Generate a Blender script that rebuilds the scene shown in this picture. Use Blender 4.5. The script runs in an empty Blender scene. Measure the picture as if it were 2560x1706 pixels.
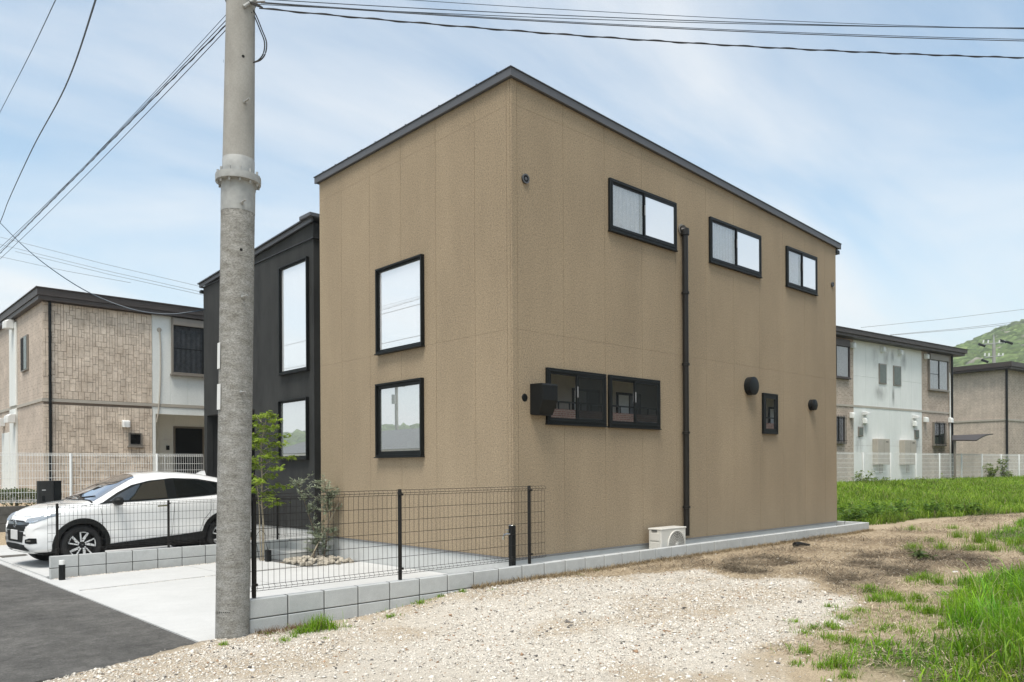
import bpy, bmesh, math, random
import numpy as np
from mathutils import Vector, Matrix
from mathutils.bvhtree import BVHTree
random.seed(7); rng = np.random.default_rng(7)
S = bpy.context.scene
COL = S.collection
R = math.radians

# ------------------------------------------------------------------ camera
F, YAW, ROLL, CX, CY = 1931.47, 0.8279314, -0.0055395, 1265.473, 1167.997     # pixels of the 2560 wide photograph
CAM = Vector((-7.103, -7.595, 1.5897))
fw = Vector((math.cos(YAW), math.sin(YAW), 0)); rt0 = Vector((math.sin(YAW), -math.cos(YAW), 0)); up0 = Vector((0, 0, 1))
rt = math.cos(ROLL) * rt0 + math.sin(ROLL) * up0; up = -math.sin(ROLL) * rt0 + math.cos(ROLL) * up0
cd = bpy.data.cameras.new('camera'); co = bpy.data.objects.new('camera', cd); COL.objects.link(co)
m = Matrix((rt, up, -fw)).transposed().to_4x4(); m.translation = CAM; co.matrix_world = m
cd.sensor_width = 36; cd.lens = F / 2560 * 36; cd.shift_x = (1280 - CX) / 2560; cd.shift_y = (CY - 853) / 2560
cd.clip_end = 6000; cd.clip_start = .05
S.camera = co

def ray(x, y): return fw + rt * ((x - CX) / F) - up * ((y - CY) / F)
def on(x, y, ax, v):
    d = ray(x, y); return CAM + d * ((v - CAM[ax]) / d[ax])
def at(x, y, depth): return CAM + ray(x, y) * depth

# ------------------------------------------------------------------ sky, sun, exposure
SUN_EL = R(66); SUN_AZ = math.atan2(-.52, -.85)           # direction towards the sun in plan
W = bpy.data.worlds.new('World'); S.world = W; W.use_nodes = True
wn = W.node_tree.nodes; wl = W.node_tree.links; wn.clear()
def WN(t, **k):
    n = wn.new(t)
    for a, b in k.items(): setattr(n, a, b)
    return n
sky = WN('ShaderNodeTexSky', sky_type='NISHITA'); sky.sun_disc = False; sky.sun_elevation = SUN_EL
sky.sun_rotation = math.pi / 2 - SUN_AZ; sky.air_density = 1.0; sky.dust_density = 1.6; sky.ozone_density = .8
bg1 = WN('ShaderNodeBackground'); bg1.inputs[1].default_value = .10
bg2 = WN('ShaderNodeBackground'); bg2.inputs[0].default_value = (.985, .985, .97, 1); bg2.inputs[1].default_value = .48
tc = WN('ShaderNodeTexCoord')
sep = WN('ShaderNodeSeparateXYZ'); wl.new(tc.outputs['Generated'], sep.inputs[0])
mz = WN('ShaderNodeMath', operation='MAXIMUM'); wl.new(sep.outputs[2], mz.inputs[0]); mz.inputs[1].default_value = .0
mz2 = WN('ShaderNodeMath', operation='ADD'); wl.new(mz.outputs[0], mz2.inputs[0]); mz2.inputs[1].default_value = .22
dv = WN('ShaderNodeVectorMath', operation='DIVIDE'); cmb = WN('ShaderNodeCombineXYZ')
for i in range(3): wl.new(mz2.outputs[0], cmb.inputs[i])
wl.new(tc.outputs['Generated'], dv.inputs[0]); wl.new(cmb.outputs[0], dv.inputs[1])
mp = WN('ShaderNodeMapping'); mp.inputs['Rotation'].default_value = (0, 0, R(62)); mp.inputs['Scale'].default_value = (.65, 1.5, .3); mp.inputs['Location'].default_value = (2.35, .4, 0)
wl.new(dv.outputs[0], mp.inputs[0])
n1 = WN('ShaderNodeTexNoise'); n1.inputs['Scale'].default_value = 1.25; n1.inputs['Detail'].default_value = 9; n1.inputs['Roughness'].default_value = .56; n1.inputs['Distortion'].default_value = .55
wl.new(mp.outputs[0], n1.inputs['Vector'])
cr = WN('ShaderNodeValToRGB'); cr.color_ramp.elements[0].position = .34; cr.color_ramp.elements[0].color = (.17, .17, .17, 1)
cr.color_ramp.elements[1].position = .76; cr.color_ramp.elements[1].color = (.92, .92, .92, 1)
wl.new(n1.outputs[0], cr.inputs[0])
# thin bright haze that thickens towards the horizon
hz = WN('ShaderNodeMapRange'); hz.inputs[1].default_value = 0; hz.inputs[2].default_value = .36; hz.inputs[3].default_value = .9; hz.inputs[4].default_value = 0
wl.new(sep.outputs[2], hz.inputs[0])
hp = WN('ShaderNodeMath', operation='POWER'); wl.new(hz.outputs[0], hp.inputs[0]); hp.inputs[1].default_value = 1.5
inv1 = WN('ShaderNodeMath', operation='SUBTRACT'); inv1.inputs[0].default_value = 1; wl.new(cr.outputs[0], inv1.inputs[1])
inv2 = WN('ShaderNodeMath', operation='SUBTRACT'); inv2.inputs[0].default_value = 1; wl.new(hp.outputs[0], inv2.inputs[1])
mu = WN('ShaderNodeMath', operation='MULTIPLY'); wl.new(inv1.outputs[0], mu.inputs[0]); wl.new(inv2.outputs[0], mu.inputs[1])
fac = WN('ShaderNodeMath', operation='SUBTRACT'); fac.inputs[0].default_value = 1; wl.new(mu.outputs[0], fac.inputs[1])
mxs = WN('ShaderNodeMixShader'); wl.new(fac.outputs[0], mxs.inputs[0]); tint = WN('ShaderNodeMix', data_type='RGBA', blend_type='MULTIPLY'); tint.inputs[0].default_value = 1; wl.new(sky.outputs[0], tint.inputs[6]); tint.inputs[7].default_value = (.84, 1.03, .985, 1); wl.new(tint.outputs[2], bg1.inputs[0])
wl.new(bg1.outputs[0], mxs.inputs[1]); wl.new(bg2.outputs[0], mxs.inputs[2])
wo = WN('ShaderNodeOutputWorld'); wl.new(mxs.outputs[0], wo.inputs[0])

sl = bpy.data.lights.new('sun', 'SUN'); sl.energy = 1.75; sl.angle = R(24); sl.color = (1, .94, .865)
so = bpy.data.objects.new('sun', sl); COL.objects.link(so)
sd = Vector((math.cos(SUN_AZ) * math.cos(SUN_EL), math.sin(SUN_AZ) * math.cos(SUN_EL), math.sin(SUN_EL)))
so.rotation_euler = sd.to_track_quat('Z', 'Y').to_euler(); so.location = (0, 0, 30)
vs = S.view_settings; vs.view_transform = 'Standard'; vs.look = 'None'; vs.gamma = 1; vs.use_curve_mapping = False; vs.exposure = 1.17
S.render.engine = 'CYCLES'
S.cycles.max_bounces = 8; S.cycles.transparent_max_bounces = 12

# ------------------------------------------------------------------ materials
MATS = {}
class NT:
    def __init__(s, name):
        s.m = bpy.data.materials.new(name); s.m.use_nodes = True; s.n = s.m.node_tree.nodes; s.l = s.m.node_tree.links
        s.b = s.n['Principled BSDF']; s.out = s.n['Material Output']; MATS[name] = s.m
    def N(s, t, ins=None, **k):
        n = s.n.new(t)
        for a, b in k.items(): setattr(n, a, b)
        for a, b in (ins or {}).items():
            if hasattr(b, 'is_linked') or hasattr(b, 'links'): s.l.new(b, n.inputs[a])
            else: n.inputs[a].default_value = b
        return n
    def pos(s, scale=(1, 1, 1)):
        g = s.N('ShaderNodeNewGeometry')
        if scale == (1, 1, 1): return g.outputs['Position']
        return s.N('ShaderNodeMapping', {0: g.outputs['Position'], 'Scale': scale}).outputs[0]
    def noise(s, scale, detail=4, rough=.55, vec=None, sc=(1, 1, 1), dist=0):
        return s.N('ShaderNodeTexNoise', {'Vector': vec or s.pos(sc), 'Scale': scale, 'Detail': detail, 'Roughness': rough, 'Distortion': dist}).outputs[0]
    def ramp(s, v, p0, c0, p1, c1):
        r = s.N('ShaderNodeValToRGB', {0: v}); e = r.color_ramp.elements
        f4 = lambda c: (c, c, c, 1) if isinstance(c, (int, float)) else (*c, 1)
        e[0].position, e[0].color, e[1].position, e[1].color = p0, f4(c0), p1, f4(c1); return r.outputs[0]
    def mix(s, f, a, b, mode='MIX'):
        n = s.N('ShaderNodeMix', data_type='RGBA', blend_type=mode)
        for i, v in ((0, f), (6, a), (7, b)):
            if hasattr(v, 'links'): s.l.new(v, n.inputs[i])
            elif i == 0: n.inputs[i].default_value = v
            else: n.inputs[i].default_value = (*v, 1) if len(v) == 3 else v
        return n.outputs[2]
    def base(s, v):
        if hasattr(v, 'links'): s.l.new(v, s.b.inputs['Base Color'])
        else: s.b.inputs['Base Color'].default_value = (*v, 1)
    def bump(s, v, st=.3, dist=.01):
        b = s.N('ShaderNodeBump', {'Height': v, 'Strength': st, 'Distance': dist}); s.l.new(b.outputs[0], s.b.inputs['Normal'])
    def set(s, rough=.6, metal=0, spec=.5):
        s.b.inputs['Roughness'].default_value = rough; s.b.inputs['Metallic'].default_value = metal; s.b.inputs['Specular IOR Level'].default_value = spec
        return s

def simple(name, c, rough=.5, metal=0, var=.12, scale=6, bump=0, bscale=80, spec=.5):
    t = NT(name); v = t.noise(scale, 5)
    t.base(t.mix(t.ramp(v, .3, 0, .7, 1), tuple(x * (1 - var) for x in c), tuple(min(1, x * (1 + var)) for x in c)))
    t.set(rough, metal, spec)
    if bump: t.bump(t.noise(bscale, 3), bump, .004)
    return t.m

def siding(name, c, speck=.45):
    t = NT(name)
    big = t.ramp(t.noise(.6, 5, .62, sc=(1, 1, .5)), .32, .86, .7, 1.06)
    streak = t.ramp(t.noise(2.2, 4, .6, sc=(1, 1, .12)), .35, .955, .65, 1.03)
    fine = t.ramp(t.noise(52, 3, .9), .34, 1 - speck, .64, 1 + speck * .4)
    mid = t.ramp(t.noise(22, 3, .7), .3, .93, .7, 1.05)
    k = t.mix(1, t.mix(1, big, streak, 'MULTIPLY'), t.mix(1, fine, mid, 'MULTIPLY'), 'MULTIPLY')
    t.base(t.mix(1, c, k, 'MULTIPLY')); t.set(.9, 0, .2); t.bump(t.noise(52, 3, .9), .7, .008)
    return t.m
M = {}
M['brown'] = siding('sand_stucco', (.382, .300, .203))
t = NT('charcoal_stucco'); v = t.noise(3, 6, .65, sc=(1, 1, .35)); t.base(t.mix(t.ramp(v, .3, 0, .72, 1), (.022, .023, .0225), (.042, .043, .041))); t.set(.85, 0, .3); t.bump(t.noise(60, 3), .4, .006); M['charcoal'] = t.m
M['fascia'] = simple('fascia_metal', (.085, .087, .094), .5, 0, .06, 2)
M['roofmetal'] = simple('roof_metal', (.06, .062, .066), .4, .4)
M['black'] = simple('black_aluminium', (.006, .0075, .0075), .45, 0, .1, 4, spec=.22)
M['blackplastic'] = simple('black_plastic', (.007, .008, .008), .5, 0, .1, spec=.25)
M['tyre'] = simple('rubber', (.012, .012, .012), .75, 0, .2, 20)
M['void'] = simple('dark_void', (.004, .004, .004), .9)
M['darkpipe'] = simple('dark_pipe', (.014, .012, .010), .4, 0, .12, spec=.3)
M['drip'] = simple('drip_edge_metal', (.22, .22, .225), .5, .1, .08)

def concrete(name, c, var=.08, bump=.2, stain=.12, rough=.85):
    t = NT(name)
    a = t.ramp(t.noise(1.1, 5, .6), .3, 1 - stain, .7, 1 + stain * .5)
    b = t.ramp(t.noise(9, 5, .65), .3, 1 - var, .7, 1 + var * .6)
    f = t.ramp(t.noise(170, 2, .7), .3, .9, .7, 1.06)
    t.base(t.mix(1, c, t.mix(1, t.mix(1, a, b, 'MULTIPLY'), f, 'MULTIPLY'), 'MULTIPLY')); t.set(rough, 0, .25); t.bump(t.noise(140, 3, .7), bump, .004)
    return t.m
M['pad'] = concrete('pale_concrete', (.55, .548, .535), .04, .15, .07)
M['foundation'] = concrete('foundation_render', (.55, .555, .54), .05, .15, .06)
M['block'] = concrete('concrete_block', (.50, .51, .50), .08, .35, .1)
M['mortar'] = concrete('mortar', (.13, .13, .125), .08, .3, .1)
M['oldwall'] = concrete('weathered_wall', (.13, .12, .105), .25, .4, .4)
M['step'] = concrete('step_concrete', (.47, .47, .45), .06, .2, .08)
t = NT('pole_concrete')
sx = t.noise(7, 6, .7, sc=(1, 1, 2.2)); band = t.noise(30, 3, .7, sc=(.25, .25, 3.5)); sp = t.noise(95, 3, .75, sc=(.6, .6, 1.2))
c = t.mix(t.ramp(sx, .4, 0, .68, 1), (.33, .325, .305), (.2, .19, .168))
c = t.mix(1, c, t.ramp(band, .3, .86, .7, 1.1), 'MULTIPLY'); c = t.mix(1, c, t.ramp(sp, .32, .5, .6, 1.16), 'MULTIPLY')
t.base(c); t.set(.9, 0, .2); t.bump(sp, .3, .004); M['pole'] = t.m
t = NT('pole_smooth_concrete'); sx = t.noise(4, 5, .6, sc=(1, 1, .6))
c = t.mix(t.ramp(sx, .35, 0, .7, 1), (.36, .35, .325), (.27, .26, .237)); t.base(t.mix(1, c, t.ramp(t.noise(70, 3), .3, .92, .7, 1.05), 'MULTIPLY')); t.set(.85, 0, .25); M['pole2'] = t.m
M['galv'] = simple('galvanised_steel', (.33, .335, .325), .6, .1, .15, 14)
M['wire'] = simple('cable_black', (.01, .011, .013), .5)
M['wirethin'] = simple('cable_blue_grey', (.03, .05, .075), .5)
t = NT('asphalt'); g = t.noise(48, 4, .95); st = t.noise(1.1, 6, .7, sc=(1, .5, 1))
c = t.mix(t.ramp(st, .3, 0, .7, 1), (.075, .072, .067), (.15, .143, .132)); c = t.mix(1, c, t.ramp(g, .3, .5, .7, 1.6), 'MULTIPLY'); c = t.mix(1, c, t.ramp(t.noise(5, 6, .85), .32, .62, .68, 1.35), 'MULTIPLY'); t.base(c); t.set(.85, 0, .3); t.bump(g, 1.0, .015); M['asphalt'] = t.m
M['white'] = simple('white_plastic', (.7, .7, .68), .4, 0, .04)
M['acwhite'] = simple('aircon_enamel', (.62, .6, .55), .4, 0, .04)
M['chrome'] = simple('chrome', (.75, .75, .75), .12, 1, .03)
M['silver'] = simple('machined_alloy', (.82, .83, .83), .4, .35, .05)
M['stone'] = concrete('garden_stone', (.50, .45, .37), .35, .6, .35)
M['fencewire'] = simple('dark_brown_steel', (.014, .012, .010), .5, 0, spec=.25)
M['fencewhite'] = simple('white_coated_steel', (.72, .73, .71), .45, 0, .05)
t = NT('car_paint'); t.base((.88, .88, .87)); t.set(.22, 0, .5); t.b.inputs['Coat Weight'].default_value = 1; t.b.inputs['Coat Roughness'].default_value = .03; M['car'] = t.m
t = NT('car_glass'); t.base((.006, .008, .008)); t.set(.03, 0, .7); M['carglass'] = t.m
t = NT('lamp_glass'); t.base((.42, .44, .46)); t.set(.08, .55, .6); M['lamp'] = t.m
def glass(name, refl, dark, tr=0.0):
    t = NT(name); t.n.remove(t.b)
    g = t.N('ShaderNodeBsdfGlossy', {'Color': (.97, .97, 1, 1), 'Roughness': 0.0})
    wob = t.N('ShaderNodeBump', {'Height': t.noise(.9, 2), 'Strength': .01, 'Distance': .02}); t.l.new(wob.outputs[0], g.inputs['Normal'])
    if tr: d = t.N('ShaderNodeBsdfTransparent', {'Color': (tr, tr, tr, 1)})
    else: d = t.N('ShaderNodeBsdfDiffuse', {'Color': (*dark, 1)})
    lw = t.N('ShaderNodeLayerWeight', {'Blend': .5}); fr = t.N('ShaderNodeMath', {0: lw.outputs['Facing'], 1: 4.0}, operation='POWER'); f = t.N('ShaderNodeMath', {0: fr.outputs[0], 1: refl}, operation='ADD', use_clamp=True)
    mx = t.N('ShaderNodeMixShader', {0: f.outputs[0], 1: d.outputs[0], 2: g.outputs[0]}); t.l.new(mx.outputs[0], t.out.inputs[0]); return t.m
M['carglass2'] = glass('car_front_glass', .12, (.012, .016, .015)); M['carscreen'] = glass('car_windscreen_glass', .5, (.05, .055, .055))
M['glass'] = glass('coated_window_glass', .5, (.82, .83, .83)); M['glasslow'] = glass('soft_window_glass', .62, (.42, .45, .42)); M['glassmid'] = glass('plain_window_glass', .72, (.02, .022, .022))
M['glassclear'] = glass('clear_window_glass', .12, (0, 0, 0), .9)
M['glassdark'] = glass('dark_window_glass', .08, (.02, .022, .022))
M['glassnb'] = glass('neighbour_window_glass', .05, (0, 0, 0), .8)
M['curtain'] = simple('lace_curtain', (.66, .68, .66), .9, 0, .08, 30)
M['curtaingrey'] = simple('grey_curtain', (.16, .17, .18), .9, 0, .25, 12)
M['blind'] = simple('cream_blind', (.45, .46, .36), .8)
M['frosted'] = simple('frosted_glass', (.10, .12, .10), .25, 0, .15, 8)
M['taupe'] = simple('taupe_frame', (.22, .195, .165), .45, .1, .06)
t = NT('white_cladding'); gr = t.noise(1.6, 6, .65, sc=(1, 1, .3)); c = t.mix(t.ramp(gr, .3, 0, .72, 1), (.72, .735, .70), (.82, .83, .795)); t.base(t.mix(1, c, t.ramp(t.noise(40, 3), .3, .95, .7, 1.03), 'MULTIPLY')); t.set(.6, 0, .3); M['nbwhite'] = t.m
t = NT('sooty_cladding'); gr = t.noise(2.6, 6, .7, sc=(1, 1, .5)); t.base(t.mix(t.ramp(gr, .35, 0, .7, 1), (.06, .058, .05), (.3, .3, .28))); t.set(.8, 0, .2); M['soot'] = t.m
M['roofbrown'] = simple('brown_roof_metal', (.055, .043, .037), .5, .15, .1, 3)
M['beige'] = simple('beige_trim', (.42, .38, .32), .6, 0, .06)
def brickmat(name, c1, c2, mor, w, h, axes, bumpst=.5):
    t = NT(name); g = t.N('ShaderNodeTexCoord').outputs['Object']; s = t.N('ShaderNodeSeparateXYZ', {0: g})
    v = t.N('ShaderNodeCombineXYZ', {0: s.outputs[axes[0]], 1: s.outputs[axes[1]], 2: 0.0}).outputs[0]
    b = t.N('ShaderNodeTexBrick', {'Vector': v, 'Color1': (*c1, 1), 'Color2': (*c2, 1), 'Mortar': (*mor, 1), 'Scale': 1.0, 'Mortar Size': .011, 'Mortar Smooth': .2, 'Brick Width': w, 'Row Height': h}); b.offset = .37; b.squash = .7; b.squash_frequency = 3
    k = t.mix(1, b.outputs[0], t.ramp(t.noise(2.2, 6, .65), .3, .8, .7, 1.1), 'MULTIPLY')
    t.base(k); t.set(.85, 0, .2); t.bump(b.outputs[1], -bumpst, .01); return t.m
M['nbtile'] = brickmat('stone_pattern_siding', (.62, .525, .43), (.52, .43, .35), (.26, .205, .165), .24, .068, (2, 0))
M['nbtile_side'] = brickmat('stone_pattern_siding_side', (.64, .55, .46), (.58, .49, .41), (.40, .32, .26), .24, .068, (2, 1))
t = NT('stone_tile'); a = t.N('ShaderNodeObjectInfo').outputs['Random']; gr = t.noise(2.4, 6, .7)
c = t.mix(t.ramp(gr, .34, 0, .68, 1), (.52, .425, .335), (.80, .68, .555)); c = t.mix(1, c, t.ramp(t.noise(35, 4, .7), .3, .84, .7, 1.08), 'MULTIPLY'); t.base(t.mix(1, c, t.ramp(a, 0, .9, 1, 1.06), 'MULTIPLY')); t.set(.85, 0, .2); t.bump(t.noise(60, 3), .4, .005); M['tile'] = t.m
M['tilejoint'] = simple('tile_joint', (.27, .21, .165), .9)
M['brickred'] = brickmat('brown_brick', (.24, .13, .10), (.18, .1, .08), (.3, .27, .24), .22, .07, (0, 2))
M['rooftile'] = simple('grey_roof_tile', (.09, .085, .082), .5, 0, .2, 4)
def attr_mat(name, rough=.8, trans=0, spec=.3, var=.18, vs_=12):
    t = NT(name); a = t.N('ShaderNodeAttribute', attribute_name='col').outputs['Color']
    k = t.mix(1, a, t.ramp(t.noise(vs_, 4), .3, 1 - var, .7, 1 + var), 'MULTIPLY'); t.base(k); t.set(rough, 0, spec)
    if trans:
        tl = t.N('ShaderNodeBsdfTranslucent', {'Color': k}); mx = t.N('ShaderNodeMixShader', {0: trans, 1: t.b.outputs[0], 2: tl.outputs[0]}); t.l.new(mx.outputs[0], t.out.inputs[0])
    return t.m
M['grass'] = attr_mat('grass_blades', .5, .45, .35)
M['leaf'] = attr_mat('leaves', .5, .4, .4)
M['pebble'] = attr_mat('pebbles', .9, 0, .2)
M['straw'] = attr_mat('dry_straw', .85, .15, .2)
M['bark'] = simple('bark', (.16, .125, .09), .9, 0, .3, 25, .5)
M['barkpale'] = simple('pale_bark', (.34, .29, .21), .85, 0, .25, 25, .4)
M['canopy'] = attr_mat('wooded_hill', .9, 0, .1, .45, .55)
t = NT('lot_ground'); a = t.N('ShaderNodeAttribute', attribute_name='col').outputs['Color']
sp = t.noise(75, 3, .8); md = t.noise(14, 5, .7)
k = t.mix(1, a, t.ramp(sp, .3, .62, .66, 1.25), 'MULTIPLY'); k = t.mix(1, k, t.ramp(md, .3, .86, .7, 1.1), 'MULTIPLY'); t.base(k); t.set(.95, 0, .1); t.bump(t.noise(60, 5, .8), .8, .02); M['ground'] = t.m

# ------------------------------------------------------------------ mesh helpers
class MB:
    def __init__(s): s.v = []; s.f = []
    def add(s, vs, fs):
        o = len(s.v); s.v += [tuple(p) for p in vs]; s.f += [tuple(i + o for i in f) for f in fs]; return s
    def box(s, x0, x1, y0, y1, z0, z1):
        return s.add([(x0, y0, z0), (x1, y0, z0), (x1, y1, z0), (x0, y1, z0), (x0, y0, z1), (x1, y0, z1), (x1, y1, z1), (x0, y1, z1)],
                     [(3, 2, 1, 0), (4, 5, 6, 7), (0, 1, 5, 4), (1, 2, 6, 5), (2, 3, 7, 6), (3, 0, 4, 7)])
    def cbox(s, x0, x1, y0, y1, z0, z1, b=.01):
        bm = bmesh.new(); bmesh.ops.create_cube(bm, size=1)
        for v in bm.verts: v.co = ((x0 + x1) / 2 + v.co.x * (x1 - x0), (y0 + y1) / 2 + v.co.y * (y1 - y0), (z0 + z1) / 2 + v.co.z * (z1 - z0))
        bmesh.ops.bevel(bm, geom=list(bm.edges), offset=b, segments=1, affect='EDGES'); bm.verts.index_update()
        s.add([v.co[:] for v in bm.verts], [[v.index for v in f.verts] for f in bm.faces]); bm.free(); return s
    def tube(s, pts, r, n=6, cap=True):
        pts = [Vector(p) for p in pts]; rs = r if isinstance(r, (list, tuple)) else [r] * len(pts); vs = []; fs = []
        for i, p in enumerate(pts):
            d = (pts[min(i + 1, len(pts) - 1)] - pts[max(i - 1, 0)]).normalized()
            a = d.cross(Vector((0, 0, 1)) if abs(d.z) < .95 else Vector((1, 0, 0))).normalized(); b = d.cross(a)
            vs += [p + rs[i] * (math.cos(2 * math.pi * k / n) * a + math.sin(2 * math.pi * k / n) * b) for k in range(n)]
        for i in range(len(pts) - 1):
            for k in range(n): fs.append((i * n + k, i * n + (k + 1) % n, (i + 1) * n + (k + 1) % n, (i + 1) * n + k))
        if cap: fs += [tuple(range(n))[::-1], tuple((len(pts) - 1) * n + k for k in range(n))]
        return s.add(vs, fs)
    def lathe(s, prof, o=(0, 0, 0), axis=(0, 0, 1), n=32):
        ax = Vector(axis).normalized(); a = ax.cross(Vector((0, 0, 1)) if abs(ax.z) < .9 else Vector((1, 0, 0))).normalized(); b = ax.cross(a); o = Vector(o); vs = []; fs = []
        for r, h in prof: vs += [o + ax * h + r * (math.cos(2 * math.pi * k / n) * a + math.sin(2 * math.pi * k / n) * b) for k in range(n)]
        for i in range(len(prof) - 1):
            for k in range(n): fs.append((i * n + k, i * n + (k + 1) % n, (i + 1) * n + (k + 1) % n, (i + 1) * n + k))
        return s.add(vs, fs)
    def prism(s, poly, axis, a, b):                    # poly = list of 2d points in the two other axes
        def P(u, v, w): return {0: (w, u, v), 1: (u, w, v), 2: (u, v, w)}[axis]
        n = len(poly); vs = [P(u, v, a) for u, v in poly] + [P(u, v, b) for u, v in poly]
        return s.add(vs, [tuple(range(n)), tuple(range(2 * n - 1, n - 1, -1))] + [(i, i + n, (i + 1) % n + n, (i + 1) % n) for i in range(n)])
    def mesh(s, name, mat, smooth=False, off=(0, 0, 0)):
        me = bpy.data.meshes.new(name); o = off
        me.from_pydata([(p[0] - o[0], p[1] - o[1], p[2] - o[2]) for p in s.v], [], s.f)
        bm = bmesh.new(); bm.from_mesh(me); bmesh.ops.recalc_face_normals(bm, faces=bm.faces); bm.to_mesh(me); bm.free()
        me.materials.append(M[mat])
        if smooth:
            for p in me.polygons: p.use_smooth = True
            try: me.set_sharp_from_angle(angle=R(40))
            except Exception: pass
        return me
    def build(s, name, mat, parent=None, smooth=False, local=False, origin=None):
        off = (0, 0, 0)
        if parent is not None and not local: off = parent.get('_o', (0, 0, 0))
        if origin is not None: off = origin
        ob = bpy.data.objects.new(name, s.mesh(name, mat, smooth, off)); COL.objects.link(ob)
        if origin is not None and parent is None: ob.location = origin
        if parent is not None:
            ob.parent = parent; ob['_o'] = tuple(parent.get('_o', (0, 0, 0)))
        return ob
def tag(o, label, cat, group=None):
    o['label'] = label; o['category'] = cat
    if group: o['group'] = group
    return o
def thing(name, label, cat, loc=(0, 0, 0), rz=0, group=None):
    o = bpy.data.objects.new(name, None); COL.objects.link(o); o.location = loc; o.rotation_euler = (0, 0, rz); o.empty_display_size = .1
    o['_o'] = tuple(loc) if rz == 0 else (0, 0, 0); return tag(o, label, cat, group)
def kind(o, k): o['kind'] = k; return o
def inst(name, me, parent, loc, rot=(0, 0, 0), scale=(1, 1, 1)):
    ob = bpy.data.objects.new(name, me); COL.objects.link(ob); ob.parent = parent
    po = parent.get('_o', (0, 0, 0)); ob.location = (loc[0] - po[0], loc[1] - po[1], loc[2] - po[2]); ob.rotation_euler = rot; ob.scale = scale
    return ob
def np_mesh(name, mat, V, Fq, cols=None, parent=None, smooth=False):
    """V (n,3), Fq list of arrays (k, 3|4)"""
    me = bpy.data.meshes.new(name); me.vertices.add(len(V)); me.vertices.foreach_set('co', np.asarray(V, np.float32).ravel())
    Fq = [f for f in Fq if len(f)]
    loops = np.concatenate([f.ravel() for f in Fq]).astype(np.int32); tot = np.concatenate([np.full(len(f), f.shape[1]) for f in Fq]).astype(np.int32)
    me.loops.add(len(loops)); me.loops.foreach_set('vertex_index', loops); me.polygons.add(len(tot))
    me.polygons.foreach_set('loop_start', np.concatenate([[0], np.cumsum(tot)[:-1]]).astype(np.int32)); me.update(calc_edges=True)
    if smooth: me.polygons.foreach_set('use_smooth', np.ones(len(tot), bool))
    if cols is not None:
        a = me.color_attributes.new('col', 'FLOAT_COLOR', 'POINT'); c = np.ones((len(V), 4), np.float32); c[:, :3] = cols; a.data.foreach_set('color', c.ravel())
    me.materials.append(M[mat]); ob = bpy.data.objects.new(name, me); COL.objects.link(ob)
    if parent is not None: ob.parent = parent
    return ob

# smooth value noise in plan, used for region edges and colours
_T = rng.random((64, 64))
def vnoise(x, y, s=1.0):
    x = np.asarray(x) * s; y = np.asarray(y) * s; xi = np.floor(x).astype(int); yi = np.floor(y).astype(int); fx = x - xi; fy = y - yi
    fx = fx * fx * (3 - 2 * fx); fy = fy * fy * (3 - 2 * fy); g = lambda a, b: _T[a % 64, b % 64]
    return (g(xi, yi) * (1 - fx) + g(xi + 1, yi) * fx) * (1 - fy) + (g(xi, yi + 1) * (1 - fx) + g(xi + 1, yi + 1) * fx) * fy
def fbm(x, y, s=1.0): return (vnoise(x, y, s) + .5 * vnoise(x + 7, y + 3, s * 2.1) + .25 * vnoise(x + 1, y + 9, s * 4.3)) / 1.75
def sstep(a, b, x): t_ = np.clip((np.asarray(x) - a) / (b - a), 0, 1); return t_ * t_ * (3 - 2 * t_)
def inpoly(x, y, poly):
    x = np.asarray(x); y = np.asarray(y); r = np.zeros(x.shape, bool); n = len(poly)
    for i in range(n):
        x1, y1 = poly[i][:2]; x2, y2 = poly[(i + 1) % n][:2]
        c = ((y1 > y) != (y2 > y)) & (x < (x2 - x1) * (y - y1) / (y2 - y1 + 1e-12) + x1); r ^= c
    return r

# ------------------------------------------------------------------ the lay of the land
FA = np.array([22.525, 4.797]); FT = R(-6.6); FD = np.array([math.cos(FT), math.sin(FT)])     # back fence: start and direction
FNn = np.array([-FD[1], FD[0]])
def zpad(X, Y): return -.012 * Y + .012 * X + .03
def gz(X, Y):
    X = np.asarray(X, float); Y = np.asarray(Y, float)
    z = .015 + .14 * sstep(-2.9, -.9, X)
    z = z + .03 * (fbm(X, Y, .9) - .5) * sstep(-6.5, -3, X) + .016 * (fbm(X + 20, Y, 3.) - .5)
    d1 = (X - 11.8) * .262 + (Y - .8) * .965; d2 = (FA[0] - X) * FNn[0] + (FA[1] - Y) * FNn[1]
    v = np.clip(d1 / np.maximum(d1 + d2, .3), 0, 1) * sstep(10.4, 12, X); v = np.where(d2 < 0, 1, v) * (X > 10.3)
    z = z + .72 * v * v * (3 - 2 * v)
    inside = (X > -4.25) & (X < 10.15) & (Y > -.45) & (Y < 40)
    z = np.where(inside, -.5, z)
    street = (X <= -4.25) & (Y > -.42 + .42 * (X + 4.3))
    z = np.where(street, -.5 - .012 * np.maximum(Y, 0), z)
    z = np.where((Y > 13.6) & (X > -4.0) & (X < 60), .68, z)
    return z
def pxg(pts, zoom=None, z=.1): return [tuple(on(x, y, 2, z))[:2] for x, y in pts]
Z7 = lambda L: [(1920 + x / 3.677, 1280 + y / 3.677) for x, y in L]
Z6 = lambda L: [(1500 + x / 3.677, 1180 + y / 3.677) for x, y in L]
Z4 = lambda L: [(480 + x / 3.677, 1280 + y / 3.677) for x, y in L]
Z5 = lambda L: [(960 + x / 3.677, 1180 + y / 3.677) for x, y in L]
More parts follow.
